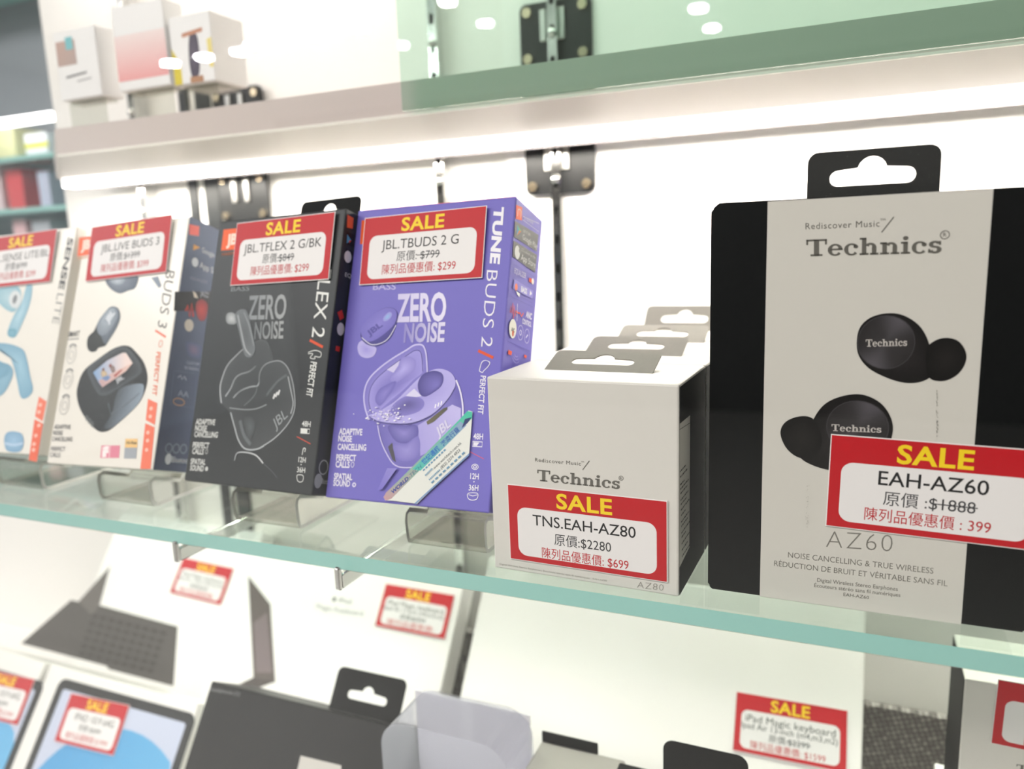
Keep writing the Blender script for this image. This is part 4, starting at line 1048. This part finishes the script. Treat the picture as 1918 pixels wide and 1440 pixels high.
# clear blister
Mb = frame((onY(720, 1400, .055).x, .052, DECK), 0, 0)
r = empty('blister_pack', Mb, 'clear plastic blister pack with a rounded corner beside the black carton', 'blister pack')
hb = onY(735, 1352, .052).z - DECK; wb = onY(955, 1400, .052).x - onY(720, 1400, .052).x
prof = rrect(0, wb, 0.0004, hb, .018, 8, (1, 1, 0, 0))
bm = bmesh.new()
vsA = [bm.verts.new((x, 0, z)) for x, z in prof]; vsB = [bm.verts.new((x, .04, z)) for x, z in prof]
bm.faces.new(vsA)
for i in range(len(prof)): bm.faces.new((vsA[i], vsA[(i + 1) % len(prof)], vsB[(i + 1) % len(prof)], vsB[i]))
bmobj('shell', bm, M_FILM, r)
box_obj('backing_card', .002, wb - .002, .0402, .0412, .0004, hb - .003, mat('blister_card', '#dedee4', .5), parent=r)
# grey worn carton
xg0, xg1 = onY(968, 1420, .062).x, onY(1150, 1415, .075).x
zg = onY(1040, 1392, .102).z
LE = Carton('worn_carton', 'low grey carton with a torn black flap at the bottom edge of the picture', 'carton', frame((xg0, .060, DECK + .0002), 0), xg1 - xg0, .042, zg - DECK, mat('grey_card', '#9b9892', .5), .002)
bm = bmesh.new(); bbox(bm, .0, .038, .0422, .0440, zg - DECK - .002, zg - DECK + .006, .0008); bmobj('torn_flap', bm, M_BLACKC, LE.root)
# dark carton with tab under the tag
xk0, xk1 = onY(1242, 1410, .07).x, onY(1402, 1410, .07).x
zk = onY(1320, 1502, .07).z
LF = Carton('headphone_carton', 'black carton at the bottom edge, its rounded hang tab just in view', 'carton', frame((xk0 - .03, .066, DECK + .0002)), xk1 - xk0 + .055, .02, zk - DECK, M_BLACKC, .001)
LF.hang_tab(.030, .030 + (xk1 - xk0), onY(1320, 1402, .07).z - zk, .004, M_BLACKC, slot=.03, slot_z=.006, r=.006)
# white carton at the lower right on a block
ME = frame((onY(1808, 1265, .15).x, .15, -.094 - AH), 0)
LG = Carton('earphone_carton', 'white carton with a black side and sale tag in the lower right corner', 'carton', ME, AW, AD, AH, M_WHITE)
c = LG.cv(); uT = c.uv((1905, 1420)); c.text('Technics', (uT[0], uT[1] - 8), (uT[0] + 33, uT[1] - 8), (uT[0], uT[1] - 3.5), GR, px=False, fn=slab); c.build('front_lettering', LG.root)
box_obj('side_panel', -.0004, -.0001, .001, AD - .001, .001, AH - .001, M_BLACKC, parent=LG.root)
uE = Canvas(ME).uv((1855, 1390)); price_tag(LG.root, ME, uE[0], uE[1], -1.5, [('EAH', .22, .42, .365, .50, INK, None, .004), ('原價 :', .3, .5, .60, .715, GINK, None, 0.0), (TAGTXT + ' :', .2, .78, .80, .905, SINK, None, 0.0)], w=78, h=40, lift=.0005)
o = box_obj('riser_block', ME.translation.x - .005, ME.translation.x + AW + .005, .147, .147 + AD + .01, DECK + .0002, ME.translation.z - .0003, M_WALL, .001)
tag(o, 'white block under the lower right carton', 'riser')
# mesh panel low on the wall
MW = mesh_mat()
o = box_obj('mesh_panel', -.79, .60, YW - .014, YW - .0067, DECK + .0002, onY(1700, 1333, YW - .014).z, MW, .001)
tag(o, 'grey woven mesh panel low on the back wall', 'panel')

# ================================================================== upper compartment
ZU = .2672
def up_box(label, pa, pb, D, m, y=.20, yaw=0, paint=None):
    """pa = upper left, pb = lower right corner of the front as seen"""
    A, B = onY(*pa, y), onY(*pb, y)
    W, H = B.x - A.x, A.z - B.z
    C = Carton('boxed_goods', label, 'carton', frame((A.x, y, B.z), yaw), W, D, H, m, .001, 'boxes above the light bar')
    if paint: paint(C, W * 1e3, H * 1e3)
    # clear riser beneath
    st = empty('box_riser', Matrix.Translation((A.x, y, ZU)), 'clear riser under the ' + ' '.join(label.split(',')[0].split(' above')[0].split()[:9]), 'riser', 'clear risers above the light bar')
    bm = bmesh.new(); hh = B.z - ZU
    bbox(bm, .004, W - .004, .004, .0065, -.0003, hh - .0004); bbox(bm, .004, W - .004, .0066, D - .004, hh - .0029, hh - .0004)
    bmobj('riser_sheet', bm, M_ACRYL, st)
    return C
def p1(C, W, H):
    c = C.cv(); c.poly([(2, H * .5), (W * .5, H * .5), (W * .5, H - 8), (2, H - 8)], '#c9a79a', px=False, grad=('#b9a6a0', (0, H), (W * .5, H * .5)))
    c.poly([(W * .28, H * .72), (W * .45, H * .72), (W * .45, H * .9), (W * .28, H * .9)], '#7cc4cc', px=False); c.line([(W * .2, H * .33), (W * .7, H * .36)], 1.6, '#77777a', px=False); c.line([(W * .45, H * .25), (W * .8, H * .27)], 1, '#a5a5a7', px=False)
    c.build('front_print', C.root)
def p2(C, W, H):
    c = C.cv(); c.poly([(.5, H * .12), (W - .5, H * .12), (W - .5, H * .66), (.5, H * .66)], '#f0a9a9', px=False, grad=('#f6e6e4', (0, H * .3), (0, H * .66))); c.build('front_print', C.root)
def p3(C, W, H):
    c = C.cv(); c.poly([(.5, 0.5), (W * .2, .5), (W * .2, H * .3), (.5, H * .55)], '#e2cf3c', px=False); c.poly([(W * .9, H * .2), (W - .3, H * .2), (W - .3, H * .62), (W * .88, H * .6)], '#efe08a', px=False)
    c.blob([(W * .5, H * .72), (W * .66, H * .68), (W * .68, H * .4), (W * .62, H * .12), (W * .45, H * .1), (W * .42, H * .4)], '#5d5568', '#4a4354', px=False); c.poly([(W * .3, H * .68), (W * .8, H * .72), (W * .8, H * .78), (W * .3, H * .74)], '#c98f72', px=False)
    c.poly([(W * .4, .5), (W * .72, .5), (W * .72, H * .1), (W * .4, H * .1)], '#b98a68', px=False); c.build('front_print', C.root)
M_UB = mat('upper_white', '#f4f4f4', .4)
up_box('white box with a coloured picture at the far left above the light bar', (98, 62), (192, 178), .022, M_UB, y=.165, paint=p1)
up_box('pink and white box second from the left above the light bar', (206, 16), (320, 158), .020, M_UB, y=.165, paint=p2)
up_box('white and yellow box with a dark figure, third above the light bar', (314, 34), (404, 150), .036, M_UB, y=.166, paint=p3)

# ================================================================== neighbouring showcase at the far left
o = box_obj('wall_left', -5.0, -4.98, -6.0, 1.6, -1.2, 1.4, mat('shop_pale', '#dfe3e6', .6)); tag(o, kind='structure')
o = box_obj('wall_far', -5.0, 3.0, 1.6, 1.62, -1.2, 1.4, mat('shop_grey2', '#6f757c', .6)); tag(o, kind='structure')
NY = .55
def nb(name, label, cat, px0, px1, y, d, m, grp=None):
    A, B = onY(*px0, y), onY(*px1, y)
    o = box_obj(name, min(A.x, B.x), max(A.x, B.x), y, y + d, B.z, A.z, m, .001)
    return tag(o, label, cat, grp)
side = empty('side_showcase', Matrix.Translation((-1.1, NY, DECK)), 'neighbouring showcase with glass shelves beyond the left end of the wall', 'showcase')
def sc(name, x0, x1, y0, y1, z0, z1, m):
    bm = bmesh.new(); bbox(bm, x0, x1, y0, y1, z0, z1)
    return bmobj(name, bm, m, side, side.matrix_world.inverted() if False else Matrix.Translation((1.1, -NY, -DECK)))
A = onY(0, 296, NY); Bq = onY(104, 312, NY)
zsh1 = A.z; zsh2 = onY(40, 375, NY).z; zsh0 = onY(60, 190, NY).z
sc('back_board', -1.62, -.80, NY + .14, NY + .15, -.95, .75, mat('side_back', '#8e9399', .5))
zsh3 = onY(40, 470, NY).z
for zz in (zsh1, zsh2 - .012, zsh3, .62): sc('glass_shelf', -1.6, -.80, NY, NY + .139, zz - .008, zz, M_EDGE)
sc('end_post', -.80, -.787, NY - .005, NY + .15, -.95, .75, mat('post_grey', '#9aa3a4', .4))
sc('end_post', -1.635, -1.62, NY - .005, NY + .15, -.95, .75, mat('post_grey', '#9aa3a4', .4))
sc('base', -1.635, -.787, NY, NY + .15, -1.2, -.95, mat('side_back', '#8e9399', .5))
tube = sc('light_tube', onY(-60, 255, NY - .02).x, onY(70, 215, NY - .02).x, NY + .001, NY + .014, onY(30, 232, NY).z, onY(30, 218, NY).z, mat('tube_glow', '#ffffff', .5, emit=6.0))
def nbs(label, px0, px1, zfloor, m, cat='box', d=.06, name='shop_box', y=None):
    y = y or NY + .03
    A, B = onY(*px0, y), onY(*px1, y)
    o = box_obj(name, A.x, B.x, y, y + d, zfloor + .0003, A.z, m, .001); return tag(o, label, cat, 'goods in the neighbouring showcase')
nbs('white box with a yellow stripe in the neighbouring showcase', (44, 252), (92, 300), zsh1, mat('nb_white', '#e9ebee', .5))
xx0, xx1 = onY(46, 270, NY + .0299).x, onY(90, 270, NY + .0299).x
o = [ob for ob in COL.objects if ob.name.startswith('shop_box')][-1]
mk('yellow_stripe', [(xx0, NY + .0297, onY(60, 268, NY + .03).z - .008), (xx1, NY + .0297, onY(60, 268, NY + .03).z - .008), (xx1, NY + .0297, onY(60, 268, NY + .03).z), (xx0, NY + .0297, onY(60, 268, NY + .03).z)], [(0, 1, 2, 3)], mat('stripe_yellow', '#d9d53a', .5), o)
nbs('pale yellow and white box at the left frame edge', (-30, 245), (32, 300), zsh1, mat('nb_yellow', '#dcd9a8', .5))
nbs('red topped box on the lower shelf of the neighbouring showcase', (8, 318), (46, 372), zsh2 - .012, mat('nb_red', '#e2484e', .5))
nbs('pale box at the frame edge on the lower neighbouring shelf', (-40, 318), (6, 372), zsh2 - .012, mat('nb_pink', '#ead2d6', .5))
nbs('lilac white bag leaning right of the red topped box', (68, 322), (96, 372), zsh2 - .012, mat('nb_lilac', '#c9cfe6', .5))
nbs('pink and white package below the lower neighbouring shelf', (22, 412), (50, 440), zsh3, mat('nb_pinkw', '#e8bcc0', .5))
nbs('light grey package beside the pink and white one', (58, 414), (96, 440), zsh3, mat('nb_grey', '#b9bcc4', .5))

# ================================================================== the shop in front
o = box_obj('floor', -5.0, 3.0, -6.0, 1.6, -1.22, -1.2, mat('shop_floor', '#a9a7a2', .4)); tag(o, kind='structure')
o = box_obj('ceiling', -5.0, 3.0, -6.0, 1.6, 1.4, 1.42, mat('shop_ceiling', '#d9d7d3', .6)); tag(o, kind='structure')
o = box_obj('wall_opposite', -5.0, 3.0, -6.02, -6.0, -1.2, 1.4, mat('shop_opposite', '#2c2d2e', .6)); tag(o, kind='structure')
o = box_obj('wall_right', 3.0, 3.02, -6.0, 1.6, -1.2, 1.4, mat('shop_right', '#55585a', .6)); tag(o, kind='structure')
o = box_obj('showcase_base', -1.3, .75, -.13, YW + .02, -1.2, DECK - .0303, mat('base_grey', '#77797a', .5)); tag(o, 'closed grey base cabinet below the display deck', 'cabinet')
PY = -.086
for k, p in enumerate(((318, 118), (381, 107), (448, 97), (473, 85), (585, 67), (672, 52), (838, 3), (1308, 15))):
    d = ray(*p); t = (PY - CAM.y) / d.y; hit = CAM + d * t
    rr = Vector((d.x, -d.y, d.z)); s_ = (1.395 - hit.z) / rr.z
    pos = hit + rr * s_
    e_ = empty('ceiling_spotlight', Matrix.Translation((pos.x, pos.y, 1.4)), 'round ceiling spotlight, seen only as a bright dot mirrored in the front glass', 'spotlight', 'ceiling spotlights')
    rad = .020 * max(1.0, (pos - hit).length / 2.2)
    bm = bmesh.new(); cyl(bm, (0, 0, -.004), (0, 0, -.0002), rad * 1.25, 20); bmobj('rim', bm, mat('spot_rim', '#e0e0de', .4), e_)
    bm = bmesh.new(); cyl(bm, (0, 0, -.008), (0, 0, -.0041), rad, 20); bmobj('lens', bm, mat('spot_glow', '#ffffff', .5, emit=SPOT), e_)
